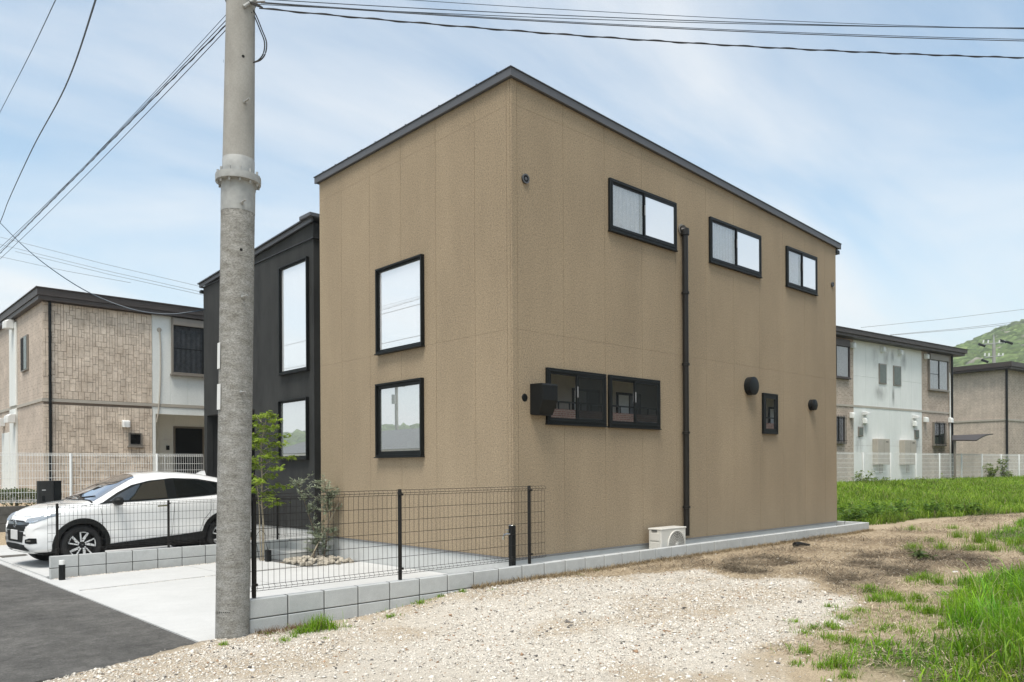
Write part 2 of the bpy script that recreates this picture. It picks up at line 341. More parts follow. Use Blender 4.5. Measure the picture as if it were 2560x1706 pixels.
GRAVEL = pxg([(-400, 2100), (-400, 1640), (300, 1600), (620, 1560), (900, 1525), (1150, 1470), (1420, 1455), (1500, 1455), (1640, 1448), (1731, 1434), (1800, 1441), (1840, 1462), (2003, 1450), (2023, 1476), (2116, 1511), (2060, 1549), (2010, 1585), (1920, 1647), (1830, 1720), (1700, 2100)])
MULCH = [pxg(Z6([(1250, 820), (1600, 780), (1760, 860), (1500, 980), (1200, 950), (1080, 920)])), pxg(Z7([(0, 430), (250, 480), (0, 560)])),
         pxg(Z7([(560, 700), (700, 480), (1000, 420), (1350, 400), (1800, 420), (2150, 470), (1700, 560), (1250, 640), (1050, 690), (800, 760)]))]
LUSH = [pxg(Z7([(2353, 560), (2200, 600), (1990, 660), (1760, 700), (1690, 830), (1720, 930), (1670, 960), (1720, 1060), (1700, 1200), (1450, 1250), (1150, 1270), (850, 1330), (720, 1420), (760, 1490), (1000, 1440), (1250, 1450), (1420, 1640), (1500, 2400), (4500, 2400), (4500, 480)])),
        pxg(Z7([(1995, 260), (2150, 190), (2353, 110), (2800, 60), (2800, 420), (2353, 440), (2230, 400), (2160, 310)]))]
# back field: everything behind the bare track
xs = np.concatenate([-np.geomspace(1500, 12, 22), np.arange(-11, -3, .1), np.arange(-3, 14, .085), np.arange(14, 42, .4), np.geomspace(43, 1500, 22)])
ys = np.concatenate([-np.geomspace(1500, 12, 22), np.arange(-11, -9, .25), np.arange(-9, -.3, .085), np.arange(-.3, 8, .3), np.arange(8, 20, .4), np.geomspace(21, 1500, 22)])
GX, GY = np.meshgrid(xs, ys, indexing='ij'); nx, ny = GX.shape
wx = GX + .75 * (fbm(GX, GY, 1.9) - .5); wy = GY + .75 * (fbm(GX + 31, GY + 5, 1.9) - .5)
def region(pl):
    m_ = np.zeros(GX.shape)
    for p in ([pl] if isinstance(pl[0][0], float) else pl):
        for dx, dy in ((0, 0), (.12, 0), (-.12, 0), (0, .12), (0, -.12), (.2, .2), (-.2, -.2)): m_ += inpoly(wx + dx, wy + dy, p) / 7
    return np.clip(m_, 0, 1)
gmask = region(GRAVEL); mm = region(MULCH) * (.25 + .75 * sstep(.36, .58, fbm(GX + 13, GY + 2, 2.4))); lm = region(LUSH)
br_ = sstep(.47, .66, fbm(GX + 17, GY + 23, 1.1))[..., None] * .55 * sstep(.6, 3.0, GX)[..., None]
d1g = (GX - 11.8) * .262 + (GY - .8) * .965
lm = np.maximum(lm, sstep(-.2, .4, d1g + .6 * (fbm(GX, GY, .9) - .5)) * (GX > 10))
far = ((np.abs(GX) > 43) | (np.abs(GY) > 30)).astype(float)
C = lambda *c: np.array(c)[None, None, :]
straw = C(.45, .36, .25) + (fbm(GX, GY, 2.1)[..., None] - .5) * C(.16, .13, .1)
grav = C(.63, .575, .495) + (fbm(GX + 9, GY, .8)[..., None] - .5) * C(.14, .15, .16)
dirt = sstep(.48, .64, fbm(GX + 3, GY + 11, .75))[..., None]; grav = grav * (1 - .62 * dirt) + C(.42, .32, .205) * .62 * dirt
straw = straw * (1 - br_) + C(.21, .15, .095) * br_
colg = straw * (1 - gmask[..., None]) + grav * gmask[..., None]
colg = colg * (1 - .8 * mm[..., None]) + C(.055, .038, .025) * .8 * mm[..., None]
grn = C(.06, .105, .018) * (1 - .4 * fbm(GX, GY, 3.)[..., None]); colg = colg * (1 - lm[..., None]) + grn * lm[..., None]
colg = colg * (1 - far[..., None]) + C(.10, .12, .055) * far[..., None]
I = np.arange(nx * ny).reshape(nx, ny)
Q = np.stack([I[:-1, :-1], I[1:, :-1], I[1:, 1:], I[:-1, 1:]], -1).reshape(-1, 4)
GV = np.stack([GX, GY, gz(GX, GY)], -1).reshape(-1, 3)
kind(np_mesh('ground', 'ground', GV, [Q], colg.reshape(-1, 3), smooth=True), 'structure')

# street: asphalt sheet that ends in a ragged edge on the gravel
edge = [on(x, y, 2, .0)[:2] for x, y in ((526, 1620), (430, 1640), (330, 1657), (210, 1676), (90, 1697), (-60, 1724))]
ep = [(-4.37, edge[0][1])]
for i in range(len(edge) - 1):
    for k in range(10):
        a = k / 10; ep.append((edge[i][0] * (1 - a) + edge[i + 1][0] * a, edge[i][1] * (1 - a) + edge[i + 1][1] * a + random.uniform(-.022, .022)))
ep += [(-9, -3.0), (-9.3, -3.1), (-9.3, 60), (-4.37, 60)]
zst = lambda Y: -.012 * Y - .03
n = len(ep); vb = [(x, y, zst(y)) for x, y in ep] + [(x, y, zst(y) - .12) for x, y in ep]
kind(MB().add(vb, [tuple(range(n)), tuple(range(2 * n - 1, n - 1, -1))] + [(i, i + n, (i + 1) % n + n, (i + 1) % n) for i in range(n)]).build('road', 'asphalt'), 'structure')
def slab(mb, x0, x1, y0, y1, zf, th=.12, nx_=1):
    vs = []
    for dz in (0, -th):
        for (x, y) in ((x0, y0), (x1, y0), (x1, y1), (x0, y1)): vs.append((x, y, zf(x, y) + dz))
    return mb.add(vs, [(0, 1, 2, 3), (7, 6, 5, 4), (0, 4, 5, 1), (1, 5, 6, 2), (2, 6, 7, 3), (3, 7, 4, 0)])
zk = lambda x, y: zst(y) + .012
k_ = thing('kerb_strip', 'pale concrete edging strip between the asphalt road and the driveway slabs', 'kerb', (-4.31, 0, -.1)); del k_['category'], k_['label']; kind(k_, 'structure')
for i in range(26):
    y0 = -.42 + i * .6; slab(MB(), -4.365, -4.262, y0, y0 + .594, zk, .1).build('kerb_stone', 'pad', k_)
JS = on(354, 1454, 2, -.03)[1]
p_ = bpy.data.objects.new('driveway', None); COL.objects.link(p_); kind(p_, 'structure'); p_['_o'] = (0, 0, 0)
for (x0, x1, y0, y1) in ((-4.258, -2.2, -.41, JS - .035), (-2.19, 0.0, -.41, JS - .035), (-4.258, -2.2, JS + .035, 5.80), (-2.19, -.98, JS + .035, 5.80), (-.97, 0.0, JS + .035, 3.84)):
    slab(MB(), x0, x1, y0, y1, zpad).build('slab', 'pad', p_)
zbay = lambda x, y: -.02 - .018 * (-1 - x) - .012 * (y - 7)
for (x0, x1, y0, y1) in ((-4.258, -1.9, 6.06, 9.7), (-1.89, .43, 6.06, 9.7), (-4.258, -1.9, 9.71, 13.4), (-1.89, .43, 9.71, 13.4)): slab(MB(), x0, x1, y0, y1, zbay).build('slab', 'pad', p_)
slab(MB(), -4.25, .0, -.40, 5.95, lambda x, y: zpad(x, y) - .022, .3).build('sub_base', 'mortar', p_)
kind(MB().box(-.97, .0, 3.84, 5.1, -.35, -.06).build('planting_bed', 'bark'), 'structure')
kind(MB().box(.0, 10.1, -.42, 0.06, -.4, .06).build('side_strip', 'foundation'), 'structure')
mh = MB().box(-4.18, -3.72, 10.0, 10.42, -.2, zbay(-4, 10.2) + .006).build('drain_cover', 'oldwall'); tag(mh, 'small dark rectangular drain cover set in the driveway ahead of the white car', 'drain cover')

# ------------------------------------------------------------------ concrete block walls
def block_mesh(l, h, d, name='block'):
    return MB().cbox(-l / 2, l / 2, -d / 2, d / 2, -h / 2, h / 2, .006).mesh(name, 'block')
w1 = thing('block_wall', 'low grey concrete block wall along the gravel lot, carrying the dark mesh fence', 'wall', (-3.97, -.47, 0))
BM = {}
def blk(parent, x0, x1, yc, z0, z1, d=.1, alongY=False):
    key = (round(x1 - x0, 3), round(z1 - z0, 3), d)
    if key not in BM: BM[key] = block_mesh(x1 - x0 - .013, z1 - z0 - .010, d)
    xc = (x0 + x1) / 2; zc = (z0 + z1) / 2
    return inst('block', BM[key], parent, (yc, xc, zc) if alongY else (xc, yc, zc), (0, 0, math.pi / 2 if alongY else 0))
SE = [-3.937 + .4 * k for k in range(36)]
SE[-1] = 10.16
TOP = .341
MB().box(-3.93, 10.155, -.508, -.432, -.3, TOP - .006).build('mortar_core', 'mortar', w1)
for i in range(len(SE) - 1):
    for c in range(3): blk(w1, SE[i], SE[i + 1], -.47, TOP - .19 * (c + 1), TOP - .19 * c)
for i in range(6):
    for c in range(2): blk(w1, -.42 + .4 * i, -.02 + .4 * i, 10.11, TOP - .19 * (c + 1), TOP - .19 * c, .1, True)
MB().box(10.07, 10.148, -.43, 1.98, -.3, TOP - .006).build('mortar_core', 'mortar', w1)
w2 = thing('block_wall', 'low grey block wall dividing the car bay from the front path', 'wall', (-4.23, 6.0, -.1))
MB().box(-4.223, .33, 5.962, 6.038, -.35, .244).build('mortar_core', 'mortar', w2)
S2 = [-4.23] + [-3.83 + .4 * k for k in range(11)]; S2[-1] = .338
for i in range(len(S2) - 1):
    for c in range(3): blk(w2, S2[i], S2[i + 1], 6.0, .25 - .19 * (c + 1), .25 - .19 * c)
rw = thing('retaining_wall', 'dark weathered concrete retaining wall under the white mesh fence', 'wall', (-3.9, 13.5, -.2))
for i in range(5):
    for c in range(5): MB().cbox(-3.9 + i * 1.0 + .003, -2.9 + i * 1.0 - .003, 13.42, 13.6, -.26 + .2 * c + .003, -.06 + .2 * c - .003, .006).build('block', 'oldwall', rw)
MB().box(-3.89, 1.09, 13.44, 13.58, -.5, .73).build('core', 'mortar', rw)
MB().box(-3.895, -3.72, 13.6, 30, -.5, .74).build('return_wall', 'oldwall', rw)

# ------------------------------------------------------------------ brown house
H = thing('house', 'boxy sand brown two storey house with black window frames and a charcoal wing', 'house', (0, 0, 0))
ZS = .36
TH = .03
def zroof(X): return 6.845 - .0479 * X            # top of the siding, follows the shallow roof fall
def wallpiece(face, a0, a1, z0, z1f):
    g = .0027; gz_ = .0011; mb = MB()
    if face == 'R':
        za, zb = (z1f(a0) if callable(z1f) else z1f), (z1f(a1) if callable(z1f) else z1f)
        poly = [(a0 + g, z0 + gz_), (a1 - g, z0 + gz_), (a1 - g, zb - gz_), (a0 + g, za - gz_)]; mb.prism(poly, 1, -.0, TH)
    else:
        zt = z1f(0) if callable(z1f) else z1f
        mb.prism([(a0 + g, z0 + gz_), (a1 - g, z0 + gz_), (a1 - g, zt - gz_), (a0 + g, zt - gz_)], 0, -.0, TH)
    return mb.build('siding_panel', 'brown', H)
ROWS = [(ZS, 3.457), (3.457, 6.487), (6.487, zroof)]
colsR = [0, .10] + [1.010 + .91 * k for k in range(10)] + [9.74]
colsL = [0, .10, .772] + [.772 + .91 * k for k in range(1, 5)] + [5.18]
MB().prism([(.008, ZS - .0), (9.732, ZS), (9.732, zroof(9.73) - .01), (.008, 6.835)], 1, .006, 5.17).build('wall_core', 'brown', H)
for i in range(len(colsR) - 1):
    for z0, z1 in ROWS:
        if callable(z1) and zroof(colsR[i + 1]) < z0 + .02:
            continue
        if not callable(z1) and z1 > 6 and zroof(colsR[i + 1]) < z1: z1 = zroof
        wallpiece('R', colsR[i], colsR[i + 1], z0, z1)
for i in range(len(colsL) - 1):
    a0 = colsL[i] if i else TH + .001
    for z0, z1 in ROWS: wallpiece('L', a0, colsL[i + 1], z0, z1)
MB().box(.014, 9.726, .014, 5.166, -.4, ZS - .025).build('foundation', 'foundation', H)
dr = MB().prism([(-.014, ZS - .002), (-.014, ZS - .010), (.013, ZS - .03), (.013, ZS - .002)], 0, -.014, 9.75); dr.build('drip_edge', 'drip', H)
MB().prism([(-.014, ZS - .003), (-.014, ZS - .011), (.013, ZS - .031), (.013, ZS - .003)], 1, .0135, 5.19).build('drip_edge', 'drip', H)
# roof: folded metal fascia round a thin deck
OV = .062; ZT = 6.932; SLP = .0479; FH = .108
MB().prism([(-OV, ZT), (9.88, ZT - SLP * (9.88 + OV)), (9.88, ZT - FH - SLP * (9.88 + OV)), (-OV, ZT - FH)], 1, -OV, -OV + .03).build('fascia', 'fascia', H)
MB().box(-OV, -OV + .03, -OV + .0305, 5.25, ZT - FH, ZT).build('fascia', 'fascia', H)
rf = MB().prism([(-OV + .031, ZT + .006), (9.87, ZT + .006 - SLP * 9.9), (9.87, ZT - FH + .004 - SLP * 9.9), (-OV + .031, ZT - FH + .004)], 1, -OV + .0305, 5.24).build('roof', 'roofmetal', H)
MB().prism([(-OV - .012, ZT + .014), (9.89, ZT + .014 - SLP * 9.96), (9.89, ZT + .0012 - SLP * 9.96), (-OV - .012, ZT + .0012)], 1, -OV - .012, -OV + .028).build('edge_cap', 'roofmetal', rf)
MB().box(-OV - .012, -OV + .028, -OV + .0285, 5.265, ZT + .0015, ZT + .0145).build('edge_cap', 'roofmetal', rf)
ribm = MB().prism([(-.06, .0), (9.8, -.0479 * 9.86), (9.8, .045 - .0479 * 9.86), (-.06, .045)], 1, -.012, .012).mesh('seam_rib', 'roofmetal')
for k in range(12): inst('seam_rib', ribm, rf, (.02, .25 + k * .43, 6.94))
MB().box(9.745, 9.90, -.02, 5.2, 6.25, 6.33).build('gutter', 'black', H)

# windows ------------------------------------------------
def frame(u0, u1, z0, z1, w, d, face, name, parent, plane=0.0, mat='black', inner=0.0):
    """rectangular ring of four mitred bars standing d proud of the plane"""
    mb = MB()
    for (a0, a1, b0, b1) in ((u0, u1, z1 - w, z1), (u0, u1, z0, z0 + w), (u0, u0 + w, z0 + w, z1 - w), (u1 - w, u1, z0 + w, z1 - w)):
        if face == 'R': mb.cbox(a0, a1, plane - d, plane - inner, b0, b1, .004)
        else: mb.cbox(plane - d, plane - inner, a0, a1, b0, b1, .004)
    return mb.build(name, mat, parent)
def plane_(u0, u1, z0, z1, off, face, name, mat, parent, th=.004):
    mb = MB()
    if face == 'R': mb.box(u0, u1, off - th, off, z0, z1)
    else: mb.box(off - th, off, u0, u1, z0, z1)
    return mb.build(name, mat, parent)
def curtain(u0, u1, z0, z1, off, face, mat, parent, amp=.008, per=.09):
    n = max(12, int((u1 - u0) / .012)); vs = []; fs = []
    for i in range(n + 1):
        u = u0 + (u1 - u0) * i / n; o = off + amp * math.sin(u / per * 6.283 + .8 * math.sin(u * 9))
        for z in (z0, z1): vs.append((u, o, z) if face == 'R' else (o, u, z))
    for i in range(n): fs.append((2 * i, 2 * i + 2, 2 * i + 3, 2 * i + 1))
    return MB().add(vs, fs).build('curtain', mat, parent, smooth=True)
def slider(u0, u1, z0, z1, label, left_glass, right_glass, cur=None, parent=H):
    w = bpy.data.objects.new('window', None); COL.objects.link(w); w.parent = parent; w['_o'] = (0, 0, 0); w['label'] = label
    frame(u0, u1, z0, z1, .035, .046, 'R', 'frame', w, inner=.001)
    frame(u0 + .03, u1 - .03, z0 + .03, z1 - .03, .022, .053, 'R', 'frame', w, inner=.016)
    um = (u0 + u1) / 2
    plane_(u0 + .03, u1 - .03, z0 + .03, z1 - .03, -.001, 'R', 'backing', 'void', w, .002)
    frame(u0 + .05, um + .03, z0 + .05, z1 - .05, .035, .033, 'R', 'sash', w, inner=.021)
    frame(um - .03, u1 - .05, z0 + .05, z1 - .05, .042, .047, 'R', 'sash', w, inner=.0345)
    plane_(u0 + .085, um - .005, z0 + .085, z1 - .085, -.025, 'R', 'pane', left_glass, w)
    plane_(um + .012, u1 - .092, z0 + .092, z1 - .092, -.038, 'R', 'pane', right_glass, w)
    if cur:
        curtain(u0 + .07, um - .12, z0 + .06, z1 - .06, -.013, 'R', cur, w, .006)
        plane_(um - .11, um - .035, z0 + .06, z1 - .06, -.008, 'R', 'jamb', 'blind', w)
    MB().cbox(um - .024, um - .006, -.058, -.0475, (z0 + z1) / 2 - .0, (z0 + z1) / 2 + .16, .003).build('lock', 'drip', w)
    MB().cbox(u0 - .01, u1 + .01, -.06, -.002, z0 - .02, z0 - .002, .004).build('sill', 'black', w)
    return w
slider(2.003, 3.732, 5.185, 5.978, 'widest high sliding window, above the downpipe elbow', 'glassclear', 'glass', 'curtain')
slider(4.738, 6.483, 5.185, 5.976, 'high sliding window in the middle of the upper row', 'glassclear', 'glass', 'curtain')
slider(7.485, 8.786, 5.185, 5.982, 'high sliding window at the far end of the upper row', 'glassclear', 'glass', 'curtain')
slider(.624, 1.895, 2.2, 2.98, 'lower sliding window next to the black fan hood', 'glassmid', 'glassdark')
slider(1.968, 3.247, 2.2, 2.982, 'lower sliding window beside the downpipe', 'glassmid', 'glassdark')
fwin = bpy.data.objects.new('window', None); COL.objects.link(fwin); fwin.parent = H; fwin['_o'] = (0, 0, 0); fwin['label'] = 'narrow upright black window'
frame(6.53, 7.08, 2.2, 2.984, .035, .05, 'R', 'frame', fwin, inner=.001); frame(6.563, 7.047, 2.232, 2.952, .07, .04, 'R', 'sash', fwin, inner=.012)
plane_(6.56, 7.05, 2.23, 2.955, -.001, 'R', 'backing', 'void', fwin, .002); plane_(6.63, 6.98, 2.3, 2.885, -.02, 'R', 'pane', 'glassmid', fwin)
def fixwin(u0, u1, z0, z1, plane, label, w=.035, d=.068, gl='glass'):
    o = bpy.data.objects.new('window', None); COL.objects.link(o); o.parent = H; o['_o'] = (0, 0, 0); o['label'] = label
    frame(u0, u1, z0, z1, .03, d, 'L', 'frame', o, plane, inner=.001); frame(u0 + .028, u1 - .028, z0 + .028, z1 - .028, w, d - .035, 'L', 'sash', o, plane, inner=.004)
    plane_(u0 + .05, u1 - .05, z0 + .05, z1 - .05, plane - .008, 'L', 'pane', gl, o)
    MB().cbox(plane - d - .02, plane - .002, u0 - .01, u1 + .01, z0 - .02, z0 - .002, .004).build('sill', 'black', o)
    return o
fixwin(1.968, 3.242, 3.463, 4.857, 0, 'tall upper picture window in the brown street front')
fixwin(1.99, 3.265, 1.768, 2.967, 0, 'lower picture window in the brown street front', .06, gl='glasslow')

# downpipe, vents, hood -----------------------------------
dp = MB().tube([(3.915, -.075, z) for z in (.42, 1.5, 3.0, 4.5, 5.5)], .05, 14).build('downpipe', 'darkpipe', H, True)
MB().tube([(3.915, .01, 5.575), (3.915, -.05, 5.578), (3.915, -.078, 5.56), (3.915, -.078, 5.47)], .068, 14).build('elbow', 'darkpipe', dp, True)
MB().lathe([(.0, 0), (.09, 0), (.09, -.02), (.0, -.02)], (3.905, -.002, 5.58), (0, 1, 0), 20).build('wall_plate', 'taupe', dp)
for z in (.9, 2.15, 3.3, 4.5): MB().lathe([(.058, -.02), (.066, -.018), (.066, .018), (.058, .02)], (3.915, -.075, z), (0, 0, 1), 14).build('bracket', 'darkpipe', dp)
def vent(x, z, r, label, prot=.03, hole=True):
    mb = MB().lathe([(0, -prot), (r * .8, -prot), (r, -prot + .012), (r, 0), (0, 0)], (x, -.001, z), (0, 1, 0), 28); o = mb.build('vent_cap', 'blackplastic', H, True); o['label'] = label
    if hole:
        MB().lathe([(r * .78, 0), (r * .78, -.012), (r * 1.06, -.012), (r * 1.06, 0)], (x, -prot + .002, z), (0, 1, 0), 28).build('rim', 'fascia', o)
        MB().lathe([(0, 0), (r * .34, 0), (r * .34, -.008), (0, -.008)], (x, -prot - .002, z), (0, 1, 0), 16).build('cover', 'fascia', o)
vent(.246, 5.525, .062, 'round vent cap high up by the house corner', .02)
vent(9.55, 5.53, .05, 'round vent cap at the far end of the upper wall', .02)
vent(.222, 2.536, .055, 'black round hole beside the fan hood', .004, False)
vent(6.06, 3.08, .17, 'large round black vent cap', .13, False)
vent(8.53, 2.85, .115, 'smaller round black vent cap', .11, False)
hd = MB().prism([(-.0, 2.31), (-.15, 2.31), (-.245, 2.5), (-.245, 2.70), (-.23, 2.725), (-.0, 2.73)], 0, .325, .615).build('fan_hood', 'blackplastic', H, False); hd['label'] = 'black box hood of the kitchen fan'
MB().box(.33, .61, -.155, -.02, 2.302, 2.309).build('louvre', 'void', hd)

# charcoal wing -------------------------------------------
XG, YG0, YG1 = .43, 6.2, 11.8
def zg(Y): return 6.44 - .0535 * (Y - YG0)
wg = bpy.data.objects.new('charcoal_wing', None); COL.objects.link(wg); wg.parent = H; wg['_o'] = (0, 0, 0); wg['label'] = 'set back charcoal stucco wing'
mb = MB()     # street face with the doorway cut out at its far end
D0, D1, DZ = 8.9, 11.62, 2.91
mb.prism([(YG0, ZS), (D0, ZS), (D0, zg(D0)), (YG0, zg(YG0))], 0, XG, XG + .15)
mb.prism([(D0, DZ), (YG1, DZ), (YG1, zg(YG1)), (D0, zg(D0))], 0, XG, XG + .15)
mb.prism([(D1, ZS - .3), (YG1, ZS - .3), (YG1, DZ), (D1, DZ)], 0, XG, XG + .15)
mb.build('wall', 'charcoal', wg)
MB().box(XG + .15, 9.0, YG0, YG0 + .15, ZS, 6.4).build('wall', 'charcoal', wg)
MB().box(XG + .15, 9.0, YG1 - .15, YG1, -.2, 6.1).build('wall', 'charcoal', wg)
MB().box(XG + 1.6, XG + 1.7, D0 - .1, D1 + .1, -.1, DZ + .1).build('porch_back', 'charcoal', wg)
MB().box(XG + .15, XG + 1.6, D0 - .2, D0, -.1, DZ).build('porch_side', 'charcoal', wg)
MB().box(XG + .15, XG + 1.7, D0, YG1 - .15, DZ, DZ + .1).build('porch_ceiling', 'charcoal', wg)
MB().box(2.2, 8.9, 5.2, 6.19, -.3, 6.3).build('link_wall', 'charcoal', wg)
MB().box(XG + .02, 8.9, YG0 + .02, D0, -.4, ZS - .01).build('foundation', 'foundation', wg)
rg = MB().prism([(YG0 - .06, zg(YG0) + .115), (YG1 + .12, zg(YG1) + .10), (YG1 + .12, zg(YG1) + .075), (YG0 - .06, zg(YG0) + .09)], 0, XG - .11, 9.1).build('roof', 'roofmetal', wg)
MB().prism([(YG0 - .05, zg(YG0) + .089), (YG1 + .1, zg(YG1) + .074), (YG1 + .1, zg(YG1) - .005), (YG0 - .05, zg(YG0) - .0)], 0, XG - .07, XG - .03).build('fascia', 'fascia', rg)
MB().box(XG - .03, 9.0, YG0 - .05, YG1 + .09, 6.13, 6.14).build('soffit', 'roofmetal', rg)
MB().cbox(XG - .14, XG + .5, YG0 - .12, YG0 + .32, zg(YG0) + .08, zg(YG0) + .16, .01).build('corner_cap', 'fascia', rg)
MB().box(XG - .05, 8.0, YG1 + .01, YG1 + .13, 6.0, 6.07).build('gutter', 'black', wg)
fixwin(6.375, 7.59, 3.553, 5.80, XG, 'very tall narrow picture window in the charcoal wing')
fixwin(6.41, 7.645, 1.78, 3.012, XG, 'lower picture window in the charcoal wing', gl='glasslow')
# steps
st = thing('entrance_steps', 'two pale concrete steps by the foot of the charcoal wing', 'steps', (-.3, 5.5, -.05))
MB().cbox(-.67, -.301, 5.1, 5.93, -.2, .095, .008).build('step', 'step', st)
MB().cbox(-.30, 2.19, 5.205, 5.93, -.2, .215, .008).build('step', 'step', st)

# ------------------------------------------------------------------ wire mesh fences
def mesh_fence(name, label, cat, o, ang, L, z0, z1, posts, mat, zbase, hz, sp=.0605, r=.0022, joints=(), group=None, pr=.022, pcap=None, vb=.03, side=-1):
    T = thing(name, label, cat, (o[0], o[1], zbase), ang if ang else 0, group)
    loc = ang != 0
    ox, oy = (0, 0) if loc else (o[0], o[1]); zo = zbase if loc else 0
    cuts = [0] + list(joints) + [L]
    for a, b in zip(cuts[:-1], cuts[1:]):
        mb = MB(); nW = max(2, round((b - a) / sp)); a_ = a + (.006 if a else 0); b_ = b - (.006 if b < L else 0)
        for k in range(nW + 1):
            x = ox + a_ + (b_ - a_) * k / nW
            mb.tube([(x, oy, z0 - zo), (x, oy + side * vb, z0 + .027 - zo), (x, oy, z0 + .054 - zo), (x, oy, z1 - .056 - zo), (x, oy + side * vb, z1 - .03 - zo), (x, oy, z1 - zo)], r, 4, False)
        for z in hz:
            dy = side * vb if abs(z - z0 - .027) < .002 or abs(z - z1 + .03) < .002 else 0
            mb.tube([(ox + a_, oy + dy + .003, z - zo), (ox + b_, oy + dy + .003, z - zo)], r * 1.15, 4, False)
        mb.build('wire_panel', mat, T, local=loc)
    for x in posts:
        MB().lathe([(0, 0), (pr, 0), (pr, z1 - zbase), (pr * .9, z1 - zbase + .008), (0, z1 - zbase + .01)], (ox + x, oy - side * (pr + .006), zbase - zo), (0, 0, 1), 14).build('post', mat, T, True, local=loc)
        for zc in (z0 + .06, z1 - .05): MB().box(ox + x - pr * 1.1, ox + x + pr * 1.1, oy - .012, oy + .012, zc - .012 - zo, zc + .012 - zo).build('clip', mat, T, local=loc)
    return T
mesh_fence('mesh_fence', 'dark brown wire mesh fence on the long block wall beside the gravel', 'fence', (-3.9, -.47), 0, 4.02, .405, 1.34, (.047, 1.75, 3.765), 'fencewire', .341,
           (.405, .432, .459, .597, .736, .866, 1.005, 1.142, 1.284, 1.31, 1.34), joints=(1.99,))
mesh_fence('mesh_fence', 'dark brown wire mesh fence on the short wall between the white car and the path', 'fence', (-4.25, 6.0), 0, 4.55, .29, 1.05, (.137, 1.82, 3.805), 'fencewire', .25,
           (.29, .317, .344, .47, .6, .73, .86, .994, 1.02, 1.05), joints=(1.98, 3.98), pr=.02)
mesh_fence('mesh_fence', 'white wire mesh fence on the dark retaining wall behind the white car', 'fence', (-3.9, 13.5), 0, 4.96, .82, 1.98, (.02, 1.72, 3.74), 'fencewhite', .74,
           (.82, .847, .874, 1.05, 1.22, 1.39, 1.56, 1.73, 1.924, 1.95, 1.98), sp=.058, r=.0042, pr=.03, joints=(1.95, 3.95), side=1)
mesh_fence('mesh_fence', 'long white wire mesh fence across the back of the grassy plot', 'fence', (FA[0] - 2 * FD[0], FA[1] - 2 * FD[1]), FT, 22, .95, 2.06, [2 * k for k in range(12)], 'fencewhite', .93,
           (.95, .977, 1.004, 1.16, 1.33, 1.5, 1.67, 1.84, 2.004, 2.03, 2.06), sp=.06, r=.0045, pr=.032, joints=[2.2 + 2 * k for k in range(10)], side=1)
cw = thing('kerb_wall', 'low mossy concrete kerb under the long white back fence', 'wall', (FA[0] - 2 * FD[0], FA[1] - 2 * FD[1], .6), FT)
for k in range(11): MB().cbox(2 * k + .003, 2 * k + 1.997, -.06, .06, -.3, .33, .006).build('kerb_block', 'oldwall', cw, local=True)

# ------------------------------------------------------------------ air conditioner, tap, bollard, letter box
ac = thing('air_conditioner', 'cream outdoor air conditioner unit standing against the brown wall', 'air conditioner', (3.16, -.23, .06))
MB().cbox(2.83, 3.50, -.345, -.1, .10, .60, .014).build('casing', 'acwhite', ac)
MB().cbox(2.822, 3.508, -.352, -.092, .585, .612, .008).build('lid', 'acwhite', ac)
fr = MB().lathe([(.235, -.0), (.235, -.012), (.222, -.016), (.214, -.008), (.214, 0)], (3.235, -.345, .335), (0, 1, 0), 40).build('fan_ring', 'acwhite', ac, True)
MB().lathe([(0, 0), (.214, 0)], (3.235, -.3475, .335), (0, 1, 0), 40).build('fan_recess', 'oldwall', ac)
for k in range(1, 9): MB().lathe([(k * .025, 0), (k * .025, -.006), (k * .025 + .0045, -.006), (k * .025 + .0045, 0)], (3.235, -.352, .335), (0, 1, 0), 32).build('grille_ring', 'acwhite', fr)
mb = MB()
for k in range(24):
    a = k * math.pi / 12; mb.tube([(3.235 + .03 * math.cos(a), -.356, .335 + .03 * math.sin(a)), (3.235 + .214 * math.cos(a), -.356, .335 + .214 * math.sin(a))], .002, 4)
mb.build('grille_spokes', 'acwhite', fr)
MB().lathe([(0, -.012), (.03, -.012), (.034, 0)], (3.235, -.35, .335), (0, 1, 0), 20).build('hub', 'acwhite', fr)
for k in range(3): MB().cbox(2.818, 2.829, -.31, -.14, .14 + k * .14, .255 + k * .14, .004).build('side_panel', 'acwhite', ac)
MB().box(2.816, 2.83, -.27, -.17, .565, .58).build('handle_slot', 'blackplastic', ac)
for x in (2.9, 3.38): MB().cbox(x, x + .06, -.36, -.09, .06, .10, .006).build('foot', 'blackplastic', ac)
tp = thing('garden_tap', 'black garden standpipe with a chrome tap behind the mesh fence', 'tap', (-.37, -.37, 0.0))
MB().cbox(-.405, -.335, -.405, -.335, .0, .838, .006).build('post', 'blackplastic', tp)
MB().cbox(-.402, -.338, -.402, -.338, .838, .848, .004).build('cap', 'chrome', tp)
fa = MB().tube([(-.405, -.37, .735), (-.47, -.37, .738), (-.505, -.37, .735), (-.522, -.37, .71), (-.524, -.37, .67)], [.016, .015, .014, .013, .013], 10).build('faucet', 'chrome', tp, True)
MB().tube([(-.45, -.37, .74), (-.45, -.37, .79)], .008, 8).build('stem', 'chrome', fa)
MB().tube([(-.485, -.37, .79), (-.415, -.37, .79)], .007, 8).build('handle', 'chrome', fa)
bo = thing('bollard_light', 'short black bollard light with a white cap at the end of the block wall', 'bollard', (-4.14, 5.62, -.09))
MB().lathe([(0, 0), (.045, 0), (.045, .245), (0, .245)], (-4.14, 5.62, -.1), n=20).build('body', 'blackplastic', bo, True)
MB().lathe([(.0, .245), (.043, .245), (.043, .305), (.04, .312), (0, .312)], (-4.14, 5.62, -.1), n=20).build('diffuser', 'white', bo, True)
lb = thing('letter_box', 'dark grey letter box pillar standing beyond the white car', 'letter box', (-3.2, 11.1, -.1))
